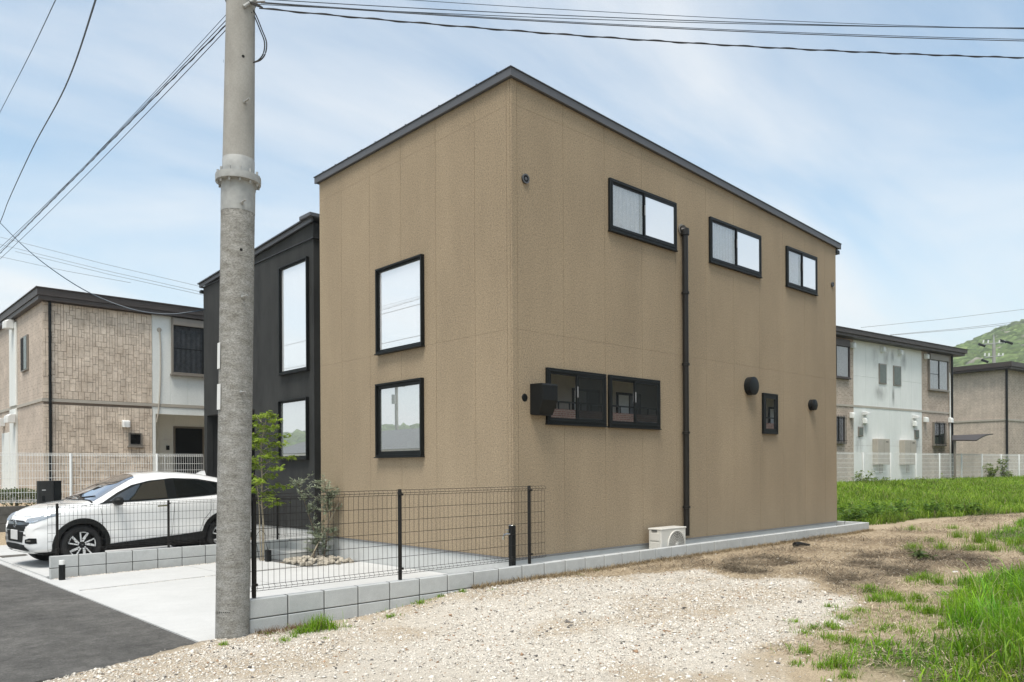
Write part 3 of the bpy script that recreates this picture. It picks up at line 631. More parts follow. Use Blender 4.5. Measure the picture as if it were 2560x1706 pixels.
MB().cbox(-3.37, -3.08, 11.0, 11.16, -.15, 1.35, .006).build('pillar', 'charcoal', lb)
MB().cbox(-3.07, -2.93, 11.02, 11.42, -.15, 1.35, .006).build('side_box', 'black', lb)
MB().box(-3.30, -3.23, 10.992, 10.999, 1.15, 1.165).build('nameplate', 'white', lb); MB().cbox(-3.30, -3.25, 10.985, 10.999, .93, 1.04, .003).build('intercom', 'black', lb)

# ------------------------------------------------------------------ utility pole and its cables
BP = Vector((-4.08, -.46, -.15)); dB = (BP - CAM).dot(fw)
AX = (at(594.5, 0, dB) - at(573.5, 1590, dB)).normalized()
def pz(z): return BP + AX * ((z - BP.z) / AX.z)
pole = thing('utility_pole', 'tall grey concrete utility pole with a bolted flange by the road', 'pole', (BP.x, BP.y, 0))
zl = lambda z: (z - BP.z) / AX.z
MB().lathe([(0, 0), (.153, 0), (.153, zl(4.22)), (.152, zl(4.25))], BP, AX, 40).build('lower_shaft', 'pole', pole, True)
MB().lathe([(.155, zl(4.0)), (.155, zl(4.28)), (.205, zl(4.28)), (.207, zl(4.31)), (.205, zl(4.345)), (.146, zl(4.345)), (.146, zl(4.5)), (.143, zl(4.505))], BP, AX, 40).build('flange', 'galv', pole, True)
MB().lathe([(.1435, zl(4.5)), (.13, zl(6.0)), (.115, zl(8.8)), (0, zl(8.82))], BP, AX, 40).build('upper_shaft', 'pole2', pole, True)
u_ = AX.cross(Vector((0, 1, 0))).normalized(); v_ = AX.cross(u_)
for k in range(12):
    a = k * math.pi / 6 + .2; p0 = pz(4.25) + (u_ * math.cos(a) + v_ * math.sin(a)) * .183
    MB().tube([p0, p0 + AX * .135], .011, 6).build('bolt', 'galv', pole)
def onpole(x, y):
    d = ray(x, y).normalized(); o = CAM - BP; dp_ = d - AX * d.dot(AX); op = o - AX * o.dot(AX); r = .1525 if y > 446 else .1355
    a = dp_.dot(dp_); b = 2 * dp_.dot(op); c = op.dot(op) - r * r; D = b * b - 4 * a * c
    t_ = (-b - math.sqrt(max(D, 0))) / (2 * a); P = CAM + d * t_; nrm = (P - BP); nrm -= AX * nrm.dot(AX); return P, nrm.normalized()
for x, y in ((608, 141), (605.7, 375), (603, 624.5), (560.5, 76), (559, 153)):
    P, nn = onpole(x, y); MB().lathe([(0, .002), (.011, .002), (.014, 0)], P, nn, 12).build('bolt_hole', 'void', pole)
for x, y in ((611, 256), (604.5, 507), (606, 743), (602, 981)):
    P, nn = onpole(x, y); e_ = P + nn * .012 + (rt * .05 + up * .028); MB().tube([P - nn * .01, P + nn * .02, P + nn * .1 + rt * .012], .008, 7).build('step_bolt', 'galv', pole)
    MB().lathe([(.016, 0), (.016, .012), (0, .014)], P, nn, 6).build('nut', 'galv', pole)
for y0, y1 in ((858, 922), (961, 1024)):
    P, nn = onpole(549, (y0 + y1) / 2); hh = (y1 - y0) / F * dB; tt = AX.cross(nn)
    vs_ = [P + nn * (.006 + dn) + tt * su * .035 + AX * sv * hh / 2 for dn in (0, .004) for su, sv in ((-1, -1), (1, -1), (1, 1), (-1, 1))]
    MB().add(vs_, [(0, 1, 2, 3), (7, 6, 5, 4), (0, 4, 5, 1), (1, 5, 6, 2), (2, 6, 7, 3), (3, 7, 4, 0)]).build('number_plate', 'white', pole)
for k in range(9):     # stencilled marking round the foot of the shaft
    P, nn = onpole(536 + k * 4.6, 1532); tt = AX.cross(nn)
    MB().add([P + nn * .0015 + tt * a * .0055 + AX * b * (.009 if k < 4 else .004) for a, b in ((-1, -1), (1, -1), (1, 1), (-1, 1))], [(0, 1, 2, 3)]).build('stencil_mark', 'void', pole)
hb = pz(5.93) + rt * .13 - fw * .06
MB().lathe([(.136, -.03), (.14, -.03), (.14, .03), (.136, .03)], pz(6.02), AX, 32).build('clamp_band', 'galv', pole)
MB().tube([hb - rt * .06 - fw * .06 - up * .05, hb + rt * .03 + up * .06, hb + rt * .06 + up * .1], .016, 10).build('bracket_arm', 'galv', pole)
MB().tube([hb + up * .03, hb + rt * .12 + up * .035], .01, 8).build('insulator', 'drip', pole)
def spline(pts, n=8):
    P = [Vector(p) for p in pts]; P = [2 * P[0] - P[1]] + P + [2 * P[-1] - P[-2]]; out = []
    for i in range(1, len(P) - 2):
        for k in range(n):
            t_ = k / n; a, b, c, d = P[i - 1:i + 3]
            out.append(.5 * (2 * b + (c - a) * t_ + (2 * a - 5 * b + 4 * c - d) * t_ ** 2 + (3 * b - a - 3 * c + d) * t_ ** 3))
    return out + [P[-2]]
lp = [(628, 18), (640, 38), (655, 75), (666, 105), (664, 132), (652, 150), (630, 158)]
for j, off in enumerate((0, -5)):
    MB().tube(spline([at(x + off * (.3 if i in (0, 6) else 1), y, dB - .02 + .03 * j) for i, (x, y) in enumerate(lp)]), .006, 6).build('cable_loop', 'wire', pole)
MB().tube(spline([at(x, y, dB - .05) for x, y in ((629, 12), (618, 24), (622, 31), (630, 32))]), .005, 5).build('cable_loop', 'wire', pole)
for k in range(4): MB().tube(spline([at(x, y, dB - .1) for x, y in ((622 + k, 4 + k), (640, 9 + k * 2), (648 + k * 3, 13 + k * 2))]), .006, 5).build('cable_loop', 'wire', pole)

def wire(name, pts, r, label, group, mat='wire', lash=0):
    pts = [Vector(p) for p in pts]; o = MB().tube(pts, r, 5).build(name, mat); tag(o, label, 'cable', group)
    if lash:
        q = spline(pts, 6) if len(pts) < 12 else pts; L_ = []; s_ = 0
        seg = []
        for a, b in zip(q[:-1], q[1:]):
            m_ = max(1, int((b - a).length / .04))
            seg += [a.lerp(b, k / m_) for k in range(m_)]
        for i, p in enumerate(seg):
            ang = i * .55; L_.append(p + Vector((math.cos(ang) * .3, math.cos(ang) * .3, math.sin(ang))) * r * (1.0 + lash))
        MB().tube(L_, r * .62, 4, False).build('lashing', mat, o)
    return o
EP = Vector((6.0, -7.6, 0)); pd = Vector((EP.x - BP.x, EP.y - BP.y, 0)).normalized(); pn = Vector((-pd.y, pd.x, 0))
def onplane(x, y, P, nn): d = ray(x, y); return CAM + d * ((Vector(P) - CAM).dot(nn) / d.dot(nn))
def span(a, b, P, nn, ext, sag=.06, n=24):
    A = onplane(*a, P, nn); B = onplane(*b, P, nn); out = []
    for k in range(n + 1):
        t_ = k / n * ext; out.append(A + (B - A) * t_ - Vector((0, 0, sag * 4 * t_ * (1 - t_))))
    return out
BPp = Vector((BP.x, BP.y, 0)); pe = (EP - BPp).length
LR = 'black overhead cable from the utility pole over the brown house'
for i, (a, b, r, mt, lash, lab) in enumerate([((648, 21), (2560, 145), .0062, 'wire', .6, 'thick black twisted overhead cable, lowest of those crossing above the brown house'), ((652, 8), (2560, 103), .0042, 'wire', 0, LR), ((655, 6), (2560, 99), .0036, 'wirethin', 0, LR), ((640, 11), (2560, 70), .0036, 'wirethin', 0, LR), ((650, -2), (2560, 72), .0042, 'wirethin', 0, LR), ((650, -27), (2560, 73), .003, 'wirethin', 0, LR)]):
    wire('overhead_cable', span(a, b, BPp, pn, 1.36, .07), r, lab, 'cables over the brown house' if lab == LR else None, mt, lash) if lab != LR else wire('overhead_cable', span(a, b, BPp, pn, 1.36, .05), r, LR, 'cables over the brown house', mt)
yn = Vector((1, .015, 0)).normalized()
LL = 'thin overhead cable running along the street from the utility pole'
wire('overhead_cable', span((572, 56), (0, 634), BPp, yn, 1.5, .0), .0055, 'thick ragged cable bundle running along the street from the utility pole', None, 'wire', .8)
for a, b, r in (((572, 44), (0, 620), .004), ((572, 68), (0, 648), .004), ((572, 30), (0, 628), .003)): wire('overhead_cable', span(a, b, BPp, yn, 1.5, .05), r, LL, 'thin cables along the street', 'wirethin' if r < .0035 else 'wire')
wire('overhead_cable', spline([at(x, y, d) for x, y, d in ((-60, 690, 30), (0, 557, 27), (22, 500, 24), (82, 370, 18), (163, 218, 13), (239, 0, 9), (300, -230, 6.5))]), .011, 'black cable sweeping steeply down from overhead at the road side', None)
wire('overhead_cable', spline([at(x, y, d) for x, y, d in ((-70, 420, 26), (0, 281, 20), (70, 145, 15), (139, 0, 11), (200, -130, 9))]), .007, 'thin blue cable sweeping steeply down from overhead at the road side', None, 'wirethin')
wire('service_cable', spline([at(x * 1.088, y * 1.088, d) for x, y, d in ((0, 512, 27), (50, 562, 24), (110, 612, 21), (200, 670, 18.9), (300, 710, 18.7), (380, 722, 18.7), (440, 717, 18.9), (470, 711, 19.3))]), .013, 'grey service cable sagging down to the charcoal wing eave', None, 'wirethin')
for a, b in (((0, 545), (470, 661)), ((0, 562), (470, 673)), ((35, 578), (470, 679)), ((0, 590), (300, 650))):
    wire('distant_cable', [at(a[0] * 1.088, a[1] * 1.088, 60), at((a[0] + b[0]) * .544, (a[1] + b[1]) * .544 + 3, 55), at(b[0] * 1.088, b[1] * 1.088, 50)], .014, 'faint distant cable above the pinkish apartment roof', 'faint distant cables', 'drip')
for a, b in (((660, 205), (1853, 75)), ((660, 209), (1853, 92)), ((400, 140), (1853, -30))):
    wire('distant_cable', [at(2040 + a[0] / 3.563, 780 + a[1] / 3.563, 130), at(2040 + (a[0] + b[0]) / 7.126, 780 + (a[1] + b[1]) / 7.126 + 3, 125), at(2040 + (2 * b[0] - a[0]) / 3.563, 780 + (2 * b[1] - a[1]) / 3.563, 110)], .035, 'faint distant cable in front of the wooded hill', 'faint cables before the hill', 'drip')
# distant pole with cross-arms before the hill
fp = at(2040 + 1585 / 3.563, 780 + 450 / 3.563, 80)
dpole = thing('utility_pole', 'distant utility pole with dark transformers before the wooded hill', 'pole', (fp.x, fp.y, 0))
MB().tube([(fp.x, fp.y, .5), (fp.x, fp.y, 14.0)], [.22, .16], 10).build('shaft', 'pole2', dpole); MB().tube([(fp.x, fp.y, 14.0), (fp.x, fp.y, 15.1)], [.12, .03], 8).build('tip', 'galv', dpole)
for z, sp_ in ((14.1, 1.1), (12.75, .95)):
    a = Vector((fp.x, fp.y, z)) - rt * sp_ - up * .1; b = Vector((fp.x, fp.y, z)) + rt * sp_ + up * .1
    MB().tube([a, b], .06, 6).build('cross_arm', 'galv', dpole)
    for k in (-1, -.55, .5, .95): MB().tube([Vector((fp.x, fp.y, z + .05)) + rt * sp_ * k, Vector((fp.x, fp.y, z + .35)) + rt * sp_ * (k + .05)], .07, 6).build('insulator', 'white', dpole)
for dx, dz in ((-1.25, 13.95), (.95, 14.35), (1.6, 14.2), (-.95, 12.3)):
    c_ = Vector((fp.x, fp.y, dz)) + rt * dx; MB().tube([c_ - rt * .32 + up * .1, c_ + rt * .32 - up * .12], .13, 8).build('transformer', 'blackplastic', dpole)

# ------------------------------------------------------------------ neighbouring apartment blocks
def vhood(mb, x, y, z, n=(0, -1), w=.16, h=.2, d=.14):
    """white pressed vent hood: domed top, open below"""
    nx_, ny_ = n; tx, ty = -ny_, nx_
    prof = [(0, h / 2), (d * .6, h / 2 - .01), (d * .95, h * .28), (d, 0), (d, -h / 2), (0, -h / 2)]
    vs = []; m_ = len(prof)
    for s, k in ((-w / 2, .75), (-w / 2 * .7, 1), (w / 2 * .7, 1), (w / 2, .75)):
        for a, b in prof: vs.append((x + nx_ * a * k + tx * s, y + ny_ * a * k + ty * s, z + b * (k * .3 + .7)))
    fs = [tuple(range(m_)), tuple(range(4 * m_ - 1, 3 * m_ - 1, -1))]
    for i in range(3):
        for j in range(m_): fs.append((i * m_ + j, i * m_ + (j + 1) % m_, (i + 1) * m_ + (j + 1) % m_, (i + 1) * m_ + j))
    return mb.add(vs, fs)
YN, XN = 15.0, -2.45
N1 = thing('apartment_building', 'pinkish stone patterned apartment block behind the car and white fence', 'apartment block', (XN, YN, .7))
MB().box(XN + .02, .22, YN + .02, 27, .4, 5.95).build('wall_core', 'tilejoint', N1); MB().box(.22, 9, 16.1, 27, .4, 5.95).build('wall_core', 'nbwhite', N1)
MB().box(.22, 9, 15.02, 16.1, 3.2, 5.95).build('wall_core', 'nbwhite', N1)
for za, zb in ((.6, 3.34), (3.42, 5.94)): MB().box(XN, XN + .018, YN + .0, 27, za, zb).build('side_cladding', 'nbtile_side', N1)
# random ashlar tiles on the wall that faces the lot
cs = .0685; tiles = []
for zlo, zhi in ((.74, 3.335), (3.425, 5.93)):
    nxx = int((.225 - XN) / cs); nzz = int((zhi - zlo) / cs); occ = np.zeros((nxx, nzz), bool)
    for i in range(nxx):
        for j in range(nzz):
            if occ[i, j]: continue
            opts = [(1, 3), (1, 4), (1, 2), (2, 3), (2, 2), (1, 3), (1, 1), (2, 4), (1, 5)]; random.shuffle(opts)
            for w_, h_ in opts + [(1, 1)]:
                if i + w_ <= nxx and j + h_ <= nzz and not occ[i:i + w_, j:j + h_].any(): break
            occ[i:i + w_, j:j + h_] = True; tiles.append((w_ * h_, w_, h_, XN + i * cs, zlo + j * cs))
tiles.sort(key=lambda t_: -t_[0]); TM = {}
rest = MB()
for q, (a, w_, h_, x, z) in enumerate(tiles):
    pr_ = random.uniform(.012, .02)
    if q < 300:
        if (w_, h_) not in TM: TM[(w_, h_)] = MB().cbox(.004, w_ * cs - .004, -.016, .02, .004, h_ * cs - .004, .004).mesh('tile', 'tile')
        inst('tile', TM[(w_, h_)], N1, (x, YN + random.uniform(0, .006), z))
    else: rest.box(x + .004, x + w_ * cs - .004, YN - pr_, YN + .02, z + .004, z + h_ * cs - .004)
kind(rest.build('tile_cladding', 'tile', N1), 'stuff')
MB().box(XN - .03, 9, YN - .035, YN + .02, 3.34, 3.42).build('string_course', 'beige', N1); MB().box(XN - .03, XN + .02, YN + .02, 27, 3.34, 3.42).build('string_course', 'beige', N1)
r1 = MB().box(XN - .16, 9.5, YN - .22, 27.4, 6.02, 6.21).build('roof', 'roofbrown', N1); MB().box(XN - .13, 9.4, YN - .19, 27.3, 5.91, 6.018).build('lower_fascia', 'roofbrown', r1); MB().box(XN - .19, 9.5, YN - .25, YN - .21, 6.2, 6.225).build('edge_cap', 'roofbrown', r1); MB().box(XN - .19, XN - .155, YN - .21, 27.3, 6.2, 6.225).build('edge_cap', 'roofbrown', r1)
pp = MB().tube([(-2.3, YN - .07, .7), (-2.3, YN - .07, 5.9)], .035, 10).build('downpipe', 'black', N1, True)
for z in (1.3, 2.2, 3.1, 4.0, 5.0): MB().lathe([(.035, -.012), (.044, -.01), (.044, .01), (.035, .012)], (-2.3, YN - .07, z), n=10).build('bracket', 'black', pp)
for i, (x0, x1) in enumerate(((.232, .71), (.714, 1.2), (1.204, 1.7), (1.704, 2.6), (2.604, 4))):
    MB().cbox(x0, x1, YN - .012, YN + .021, 3.425, 5.93, .003).build('white_panel', 'nbwhite', N1)
MB().cbox(.232, .31, YN - .016, YN + 1.05, .6, 3.335, .004).build('porch_post', 'nbwhite', N1); MB().cbox(.311, 4, YN - .016, YN + .06, 3.13, 3.335, .004).build('porch_lintel', 'nbwhite', N1)
for i in range(4): MB().box(.311 + i * .45, .757 + i * .45, 16.07, 16.09, .6, 3.2).build('porch_panel', 'nbwhite', N1)
z1p = lambda x, y, Y: on(x / 3.672, 700 + y / 3.672, 1, Y)
a = z1p(1610, 1362, 16.05); b = z1p(1855, 1362, 16.05)
dd = MB().cbox(a.x, b.x, 16.02, 16.08, .65, a.z, .006).build('door', 'black', N1); MB().cbox(a.x - .06, b.x + .06, 16.05, 16.085, .65, a.z + .06, .004).build('door_frame', 'taupe', N1)
MB().tube([(a.x + .09, 15.98, a.z - .78), (a.x + .09, 16.03, a.z - .78)], .022, 10).build('lock', 'chrome', dd)
a = z1p(1505, 1458, 16.06); MB().box(a.x, a.x + .19, 16.05, 16.069, a.z - .05, a.z).build('nameplate', 'white', N1)
a = z1p(1525, 1522, 16.06); MB().cbox(a.x, a.x + .09, 16.03, 16.069, a.z - .13, a.z, .005).build('intercom', 'blackplastic', N1)
vhood(MB(), -.48, YN - .012, 2.83, w=.2, h=.2).build('vent_hood', 'white', N1)
w = MB(); 
def nbwin(x0, x1, z0, z1, parent, y, cur='curtaingrey', shutter=0, grille=0, dd=.1, local=False, fm='taupe', mull=True):
    wb = bpy.data.objects.new('window', None); COL.objects.link(wb); wb.parent = parent; wb['_o'] = (0, 0, 0) if local else tuple(parent['_o'])
    if not local: pass
    g = .045; mb = MB()
    for (a0, a1, b0, b1) in ((x0, x1, z1 - g, z1), (x0, x1, z0, z0 + g), (x0, x0 + g, z0 + g, z1 - g), (x1 - g, x1, z0 + g, z1 - g)): mb.cbox(a0, a1, y - dd, y - .003, b0, b1, .004)
    mb.build('frame', fm, wb, local=local)
    MB().box(x0 + .01, x1 - .01, y - .012, y - .004, z0 + .01, z1 - .01).build('backing', 'void', wb, local=local)
    xm = (x0 + x1) / 2; zt = z1 - shutter
    if shutter: MB().cbox(x0 + .03, x1 - .03, y - dd - .03, y - .02, zt, z1 - .02, .006).build('shutter_box', fm, wb, local=local)
    n = int((x1 - x0) / .03); vs = []; fs = []
    for i in range(n + 1):
        xx = x0 + g + (x1 - x0 - 2 * g) * i / n; o = y - .03 - .012 * math.sin(i * 1.25)
        vs += [(xx, o, z0 + g), (xx, o, zt - .02)]
    for i in range(n): fs.append((2 * i, 2 * i + 2, 2 * i + 3, 2 * i + 1))
    if cur: MB().add(vs, fs).build('curtain', cur, wb, True, local=local)
    MB().box(x0 + g, x1 - g, y - .062, y - .058, z0 + g, zt).build('pane', 'glassnb', wb, local=local)
    if mull: MB().box(xm - .02, xm + .02, y - .085, y - .06, z0 + g, zt).build('mullion', 'black', wb, local=local)
    MB().box(x0 + g, xm, y - .075, y - .063, z0 + (zt - z0) * .52, z0 + (zt - z0) * .52 + .02).build('glazing_bar', 'black', wb, local=local)
    MB().cbox(x0 - .03, x1 + .03, y - dd - .03, y - .003, z0 - .05, z0 - .002, .005).build('sill', fm, wb, local=local)
    if grille:
        for i in range(8): xx = x0 + (x1 - x0) * (i + .5) / 8; MB().tube([(xx, y - dd - .06, z0 - .05), (xx, y - dd - .06, z1 + .05)], .009, 6).build('grille_bar', 'black', wb, local=local)
        for zz in (z0 + .08, z1 - .08): MB().tube([(x0 - .03, y - dd - .05, zz), (x1 + .03, y - dd - .05, zz)], .009, 6).build('grille_rail', 'black', wb, local=local)
    return wb
nbwin(.735, 2.5, 4.29, 5.89, N1, YN - .012, shutter=.22)
nbwin(-.41, -.06, 2.23, 2.58, N1, YN - .012, cur=None, mull=False, dd=.05)
MB().lathe([(0, -.02), (.06, -.02), (.065, 0)], (.42, YN - .012, 5.5), (0, 1, 0), 18).build('pipe_cover', 'beige', N1)
MB().tube(spline([(.42, YN - .05, 5.48), (.44, YN - .05, 5.0), (.435, YN - .05, 4.2), (.40, YN - .05, 3.5), (.37, YN - .06, 3.2), (.32, YN - .05, 2.9)]), .018, 8).build('conduit', 'beige', N1, True)
# street side of the block: duct, slot window, hoods
MB().cbox(XN - .06, XN - .001, 18.03, 18.9, .7, 3.335, .01).build('duct', 'nbwhite', N1); MB().cbox(XN - .06, XN - .001, 18.03, 18.9, 3.425, 5.8, .01).build('duct', 'nbwhite', N1)
sw = MB().cbox(XN - .05, XN - .001, 16.58, 17.4, 4.3, 5.26, .006).build('window', 'taupe', N1); MB().box(XN - .056, XN - .051, 17.0, 17.36, 4.34, 5.22).build('pane', 'void', sw); MB().box(XN - .058, XN - .053, 16.63, 16.96, 4.34, 5.22).build('pane', 'frosted', sw)
for (yy, zz) in ((20.0, 3.03), (18.14, 3.05), (18.3, 5.75)): vhood(MB(), XN - .01 - (.06 if yy > 18 and yy < 19 else 0), yy, zz, (-1, 0), .3, .26, .24).build('vent_hood', 'white', N1)
MB().cbox(XN - .02, XN - .001, 19.2, 20.3, .75, 2.7, .006).build('side_door', 'nbwhite', N1)

t = NT('soot_decal'); g = t.N('ShaderNodeTexCoord').outputs['Generated']; mpn = t.N('ShaderNodeMapping', {0: g, 'Location': (-.5, -.5, -.5)}); mpn.inputs['Scale'].default_value = (1, 0, 1)
mpn.inputs['Location'].default_value = (-.5, 0, -.5)
ln = t.N('ShaderNodeVectorMath', {0: mpn.outputs[0]}, operation='LENGTH').outputs['Value']
al = t.N('ShaderNodeMapRange', {0: ln, 1: .5, 2: .05, 3: 0.0, 4: .45}).outputs[0]; nz_ = t.ramp(t.noise(3.5, 6, .7, sc=(1, 1, .35)), .35, 0, .62, 1)
am = t.N('ShaderNodeMath', {0: al, 1: nz_}, operation='MULTIPLY').outputs[0]; am2 = t.N('ShaderNodeMath', {0: am, 1: .95}, operation='MULTIPLY').outputs[0]
t.base((.035, .032, .027)); t.l.new(am2, t.b.inputs['Alpha']); t.set(.9, 0, .1); M['sootdecal'] = t.m

NO = FA + 1.5 * FNn; NTH = R(-6.9); ND = np.array([math.cos(NTH), math.sin(NTH)]); NN = np.array([-ND[1], ND[0]])
N2 = thing('apartment_building', 'apartment block with a stained white middle bay behind the back fence', 'apartment block', (NO[0], NO[1], .9), NTH)
def q8(x, y):
    d = ray(2040 + x / 3.563, 780 + y / 3.563); t_ = ((NO[0] - CAM.x) * NN[0] + (NO[1] - CAM.y) * NN[1]) / (d.x * NN[0] + d.y * NN[1]); P = CAM + d * t_
    return (P.x - NO[0]) * ND[0] + (P.y - NO[1]) * ND[1], P.z - .9
zb = q8(700, 866)[1]; EV = 5.9
MB().box(-6, 10.4, .03, 9, -.4, EV).build('wall_core', 'tilejoint', N2, local=True)
sL, sR = q8(333, 800)[0], q8(940, 800)[0]
for x0, x1 in ((-6, sL), (sR, 10.4)):
    for za, zc in ((-.3, zb - .04), (zb + .04, EV)): MB().box(x0, x1, 0, .03, za, zc).build('stone_cladding', 'nbtile', N2, local=True)
MB().box(10.401, 10.42, .0, 9, -.3, EV).build('stone_cladding', 'nbtile_side', N2, local=True)
npan = 6
for i in range(npan):
    x0 = sL + (sR - sL) * i / npan; x1 = sL + (sR - sL) * (i + 1) / npan
    for za, zc in ((-.3, 1.5), (1.506, zb - .04), (zb + .04, 4.35), (4.356, EV)): MB().box(x0 + .004, x1 - .004, -.012, .03, za, zc).build('white_panel', 'nbwhite', N2, local=True)
MB().box(-6, 10.45, -.03, .03, zb - .04, zb + .04).build('string_course', 'beige', N2, local=True)
r2 = MB().box(-6.5, 11.05, -.45, 9.4, EV + .02, EV + .2).build('roof', 'roofbrown', N2, local=True); MB().box(-6.4, 10.95, -.38, 9.3, EV - .09, EV + .018).build('lower_fascia', 'roofbrown', r2, local=True)
MB().box(-6.5, 11.08, -.48, -.44, EV + .19, EV + .215).build('edge_cap', 'roofbrown', r2, local=True)
p2 = MB().tube([(10.33, -.08, -.2), (10.33, -.08, EV - .1)], .045, 10).build('downpipe', 'black', N2, True, local=True)
MB().tube(spline([(10.1, -.05, EV - .9), (10.14, -.06, EV - 1.2), (10.16, -.06, 3), (10.16, -.06, -.2)]), .03, 8).build('drain_pipe', 'nbwhite', N2, True, local=True)
a = q8(285, 605); b = q8(185, 240); nbwin(a[0] - 1.9, a[0], a[1] + .05, min(b[1], EV - .12), N2, 0, 'curtain', .28, local=True, fm='roofbrown')
a = q8(995, 690); b = q8(1165, 365); nbwin(a[0], b[0], a[1], min(b[1] + .1, EV - .12), N2, 0, 'curtain', .3, local=True, fm='taupe')
for (x0, y0, x1, y1) in ((555, 468, 620, 640), (683, 488, 750, 657), (370, 1025, 413, 1108), (873, 1052, 910, 1128)):
    a = q8(x0, y1); b = q8(x1, y0); wv = MB().cbox(a[0], b[0], -.05, -.013, a[1], b[1], .006).build('window', 'taupe', N2, local=True); MB().box(a[0] + .05, b[0] - .05, -.056, -.051, a[1] + .05, b[1] - .05).build('pane', 'frosted', wv, local=True)
a = q8(1035, 1185); b = q8(1137, 988); nbwin(a[0], b[0], a[1], b[1], N2, 0, None, 0, 1, local=True)
a = q8(185, 1165); b = q8(243, 932); nbwin(a[0] - .4, b[0], a[1], b[1], N2, 0, None, 0, 1, local=True)
for (x0, y0, x1, y1) in ((500, 1135, 605, 1362), (740, 1145, 842, 1362)):
    a = q8(x0, y1); b = q8(x1, y0); hb_ = MB().cbox(a[0], b[0], -.26, -.014, a[1], b[1], .012).build('water_heater', 'beige', N2, local=True)
    xm = (a[0] + b[0]) / 2; MB().box(xm - .004, xm + .004, -.2625, -.2605, a[1] + .02, b[1] - .02).build('panel_gap', 'black', hb_, local=True); MB().box(xm + .15, xm + .35, -.264, -.2605, b[1] - .14, b[1] - .11).build('exhaust', 'black', hb_, local=True)
    for k in range(3): MB().tube([(xm - .1 + .1 * k, -.12, a[1] - .35), (xm - .1 + .1 * k, -.12, a[1])], .016, 6).build('pipe', 'taupe', hb_, local=True)
for x, y in ((315, 300), (580, 335), (737, 362), (968, 398), (308, 922), (425, 970), (868, 995), (963, 960), (1183, 965)):
    a = q8(x, y); vhood(MB(), a[0], -.013, a[1], (0, -1), .2, .24, .17).build('vent_hood', 'nbwhite', N2, local=True)
for x, y in ((425, 905), (870, 937)): a = q8(x, y); vhood(MB(), a[0], -.013, a[1], (0, -1), .22, .14, .24).build('vent_hood', 'white', N2, local=True)
for (x0, y0, x1, y1) in ((485, 310, 560, 520), (590, 320, 655, 500), (655, 330, 715, 500), (745, 350, 810, 540), (335, 880, 470, 1150), (340, 1050, 420, 1290), (830, 930, 910, 1080), (860, 1080, 930, 1300), (500, 640, 640, 800), (670, 640, 700, 860), (1030, 1180, 1100, 1330), (1080, 1180, 1140, 1330)):
    a = q8(x0, y1); b = q8(x1, y0); MB().add([(a[0], -.017, a[1]), (b[0], -.017, a[1]), (b[0], -.017, b[1]), (a[0], -.017, b[1])], [(0, 1, 2, 3)]).build('soot_stain', 'sootdecal', N2, local=True)
# third block farther right
C3 = Vector((41.3, 4.96, .9)); N3 = thing('apartment_building', 'farthest pinkish apartment block, behind the small awning', 'apartment block', C3, NTH)
MB().box(.02, 14, .02, 12, -.4, 5.9).build('wall_core', 'tilejoint', N3, local=True)
for za, zc in ((-.3, 3.07), (3.17, 5.9)):
    MB().box(0, 14, 0, .019, za, zc).build('stone_cladding', 'nbtile', N3, local=True); MB().box(0, .019, .02, 12, za, zc).build('stone_cladding', 'nbtile_side', N3, local=True)
MB().box(-.04, 14, -.04, .02, 3.07, 3.17).build('string_course', 'beige', N3, local=True); MB().box(-.04, .02, .021, 12, 3.07, 3.17).build('string_course', 'beige', N3, local=True)
r3 = MB().box(-.5, 14.4, -.5, 12.4, 5.95, 6.2).build('roof', 'roofbrown', N3, local=True); MB().box(-.42, 14.3, -.42, 12.3, 5.84, 5.948).build('lower_fascia', 'roofbrown', r3, local=True)
MB().tube([(-.1, -.1, -.2), (-.1, -.1, 5.9)], .06, 8).build('downpipe', 'black', N3, local=True)
nbwin(3.6, 5.2, 4.0, 5.5, N3, 0, None, local=True, fm='roofbrown')
vhood(MB(), -.01, 7.6, 2.25, (-1, 0), .4, .5, .3).build('vent_hood', 'white', N3, local=True)
# awning on thin posts by the corner of the stained block
cn = thing('awning', 'small curved brown awning between the two apartment blocks', 'awning', tuple(at(2040 + 1390 / 3.563, 780 + 1250 / 3.563, 34))[:2] + (.9,))
cp = [at(2040 + x / 3.563, 780 + y / 3.563, d) for x, y, d in ((1215, 1100, 36), (1580, 1085, 36.5), (1430, 1142, 33.2), (1215, 1140, 33))]
nrow = []
for k in range(9):
    t_ = k / 8; a = cp[0].lerp(cp[3], t_); b = cp[1].lerp(cp[2], t_); bul = Vector((0, 0, .07 * math.sin(math.pi * t_))); nrow.append((a + bul, b + bul))
vs_ = []; fs_ = []
for a, b in nrow: vs_ += [a, b, a - Vector((0, 0, .05)), b - Vector((0, 0, .05))]
for k in range(8):
    o = 4 * k; fs_ += [(o, o + 1, o + 5, o + 4), (o + 2, o + 6, o + 7, o + 3), (o, o + 4, o + 6, o + 2), (o + 1, o + 3, o + 7, o + 5)]
fs_ += [(0, 2, 3, 1), (32, 33, 35, 34)]
MB().add(vs_, fs_).build('canopy', 'roofbrown', cn)
for p in (cp[3], cp[3].lerp(cp[0], .9)): MB().tube([(p.x + .3, p.y, .5), (p.x + .3, p.y, p.z)], .05, 6).build('post', 'taupe', cn)

